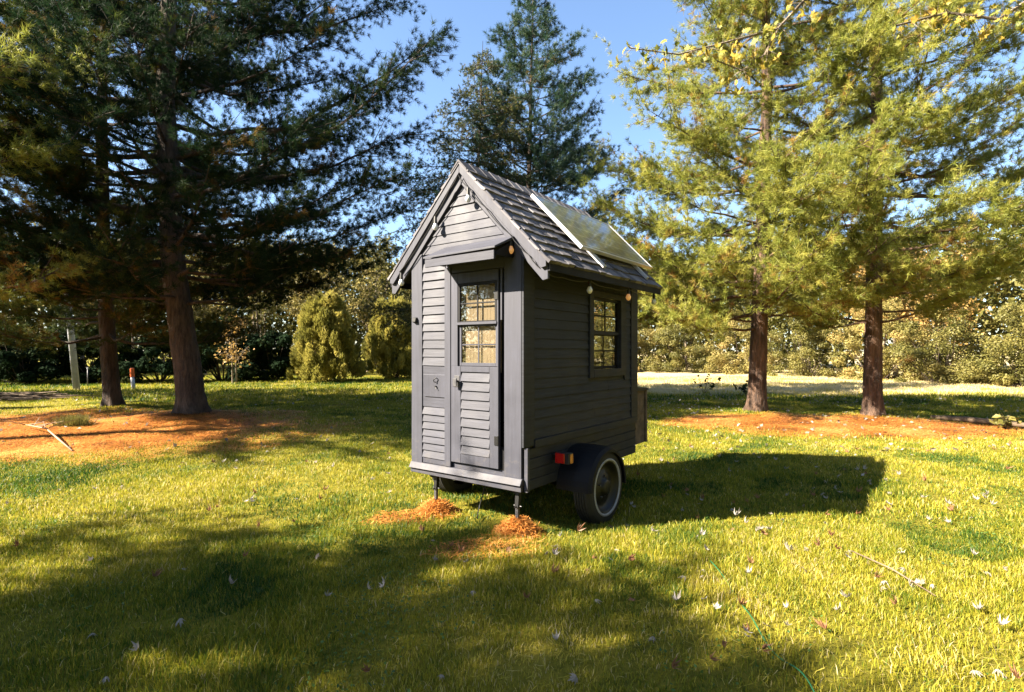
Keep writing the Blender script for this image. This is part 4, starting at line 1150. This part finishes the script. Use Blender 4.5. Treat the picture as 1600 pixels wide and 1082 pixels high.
# log pile at the far left edge
a = G(10, 626); lg = empty("brush_pile", (a[0], a[1], float(gz(*a)))); tag(lg, "low pile of dark cut branches at the photo's far left edge", "brush pile")
mb = MB(); rl = random.Random(3)
for k in range(34):
    p = Vector((rl.uniform(-2.2, 1.8), rl.uniform(-.5, .5), rl.uniform(.03, .22))); d_ = Vector((rl.uniform(.5, 1.1), rl.uniform(-.3, .3), rl.uniform(-.08, .08))); mb.tube([p - d_, p + d_ * .2, p + d_], [.035, .03, .012], 6)
mb.build("branches", M['old_wood'], lg)
# utility pole, stake, marker
def pole(px, py, h, r, mat, label, cat, name, lean=0, n=14):
    x, y = G(px, py); root = empty(name, (x, y, float(gz(x, y)) - .05)); tag(root, label, cat)
    mb = MB(); mb.tube([(0, 0, 0), (lean * .5, 0, h / 2), (lean, 0, h)], [r, r * .95, r * .88], n); mb.build("post", mat, root, smooth=True); return root
pl_ = pole(120, 610, 7.5, .12, M['white_wood'], "tall weathered white pole behind the left trunks", "pole", "utility_pole", -.75)
mb = MB(); mb.box(-1.45, -.05, -.05, .05, 6.6, 6.72); mb.build("crossarm", M['old_wood'], pl_)
st_ = pole(137, 606, .85, .022, M['steel'], "thin grey stake between the white pole and the pine", "stake", "stake", .0, 8)
mb = MB(); mb.tube([(0, 0, .85), (0, 0, .93)], .032, 8); mb.build("cap", M['white_wood'], st_)
mk = pole(209, 609, .58, .075, M['white_wood'], "white marker post with orange top between the two left pines", "marker post", "marker_post", -.06)
mb = MB(); mb.tube([(-.058, 0, .58), (-.075, 0, .92)], [.08, .078], 14); mb.tube([(-.075, 0, .92), (-.076, 0, .935)], [.078, .06], 14); mb.build("orange_sleeve", M['orange_paint'], mk)
# grassy tuft on the straw
x, y = G(115, 670); tf = empty("grass_tuft", (x, y, float(gz(x, y)))); tag(tf, "low grey-green tuft growing out of the straw at left", "plant")
rg = np.random.default_rng(8); n = 260; q = np.clip(rg.normal(0, .10, (n, 2)), -.2, .2) * [1.5, .8]
dirs = norm(np.concatenate([q * 1.2, np.full((n, 1), .6)], 1)); v, f = needle_mesh(np.concatenate([q, np.full((n, 1), .02)], 1), dirs, 5, .24, .012, rg, spread=.35)
fast_mesh("blades", v, f, M['leaf_olive'], tf, tint=np.repeat(rg.uniform(.2, .7, n), 5))
# leafy weeds by the right trunk
for k, (px, py, hh, lab) in enumerate([(1100, 616, .75, "dark broad-leaved weed standing in the shade left of the right pines"), (1165, 618, .4, "small weed close beside the trunk of the nearer right pine"), (1568, 672, .3, "yellow-leaved weed beside the fallen log")]):
    x, y = G(px, py); wd = empty("weed", (x, y, float(gz(x, y)))); tag(wd, lab, "plant")
    rg = np.random.default_rng(60 + k); mb = MB(); lp = []
    for j in range(6):
        e = np.array([rg.normal(0, hh * .45), rg.normal(0, hh * .3), hh * rg.uniform(.6, 1.1)]); mb.tube([(0, 0, 0), tuple(e * .6 + [0, 0, .05]), tuple(e)], [.008, .006, .003], 5)
        for _ in range(6): lp.append(e * rg.uniform(.45, 1.05) + rg.normal(0, .05, 3))
    mb.build("stems", M['bark'], wd)
    lp = np.array(lp); v, f = leaf_mesh(lp, rg.normal(0, 1, (len(lp), 3)) + [0, 0, 1], np.full(len(lp), .13), rg)
    fast_mesh("leaves", v, f, M['leaf_olive'] if k == 2 else M['needle_dark'], wd, tint=np.repeat(rg.uniform(.2, .7, len(lp)), 2))
# green cord across the grass
pts = []
for k in range(30):
    t = k / 29; px = 1110 + (1280 - 1110) * t ** 1.05 + 6 * math.sin(t * 9); py = 885 + 215 * t
    x, y = G(px, py); pts.append((x, y, .030 + .02 * math.sin(t * 16 + 1)))
stick(pts, .0036, M['cord'], "thin green cord running through the grass at the bottom right", "cord", "cord")
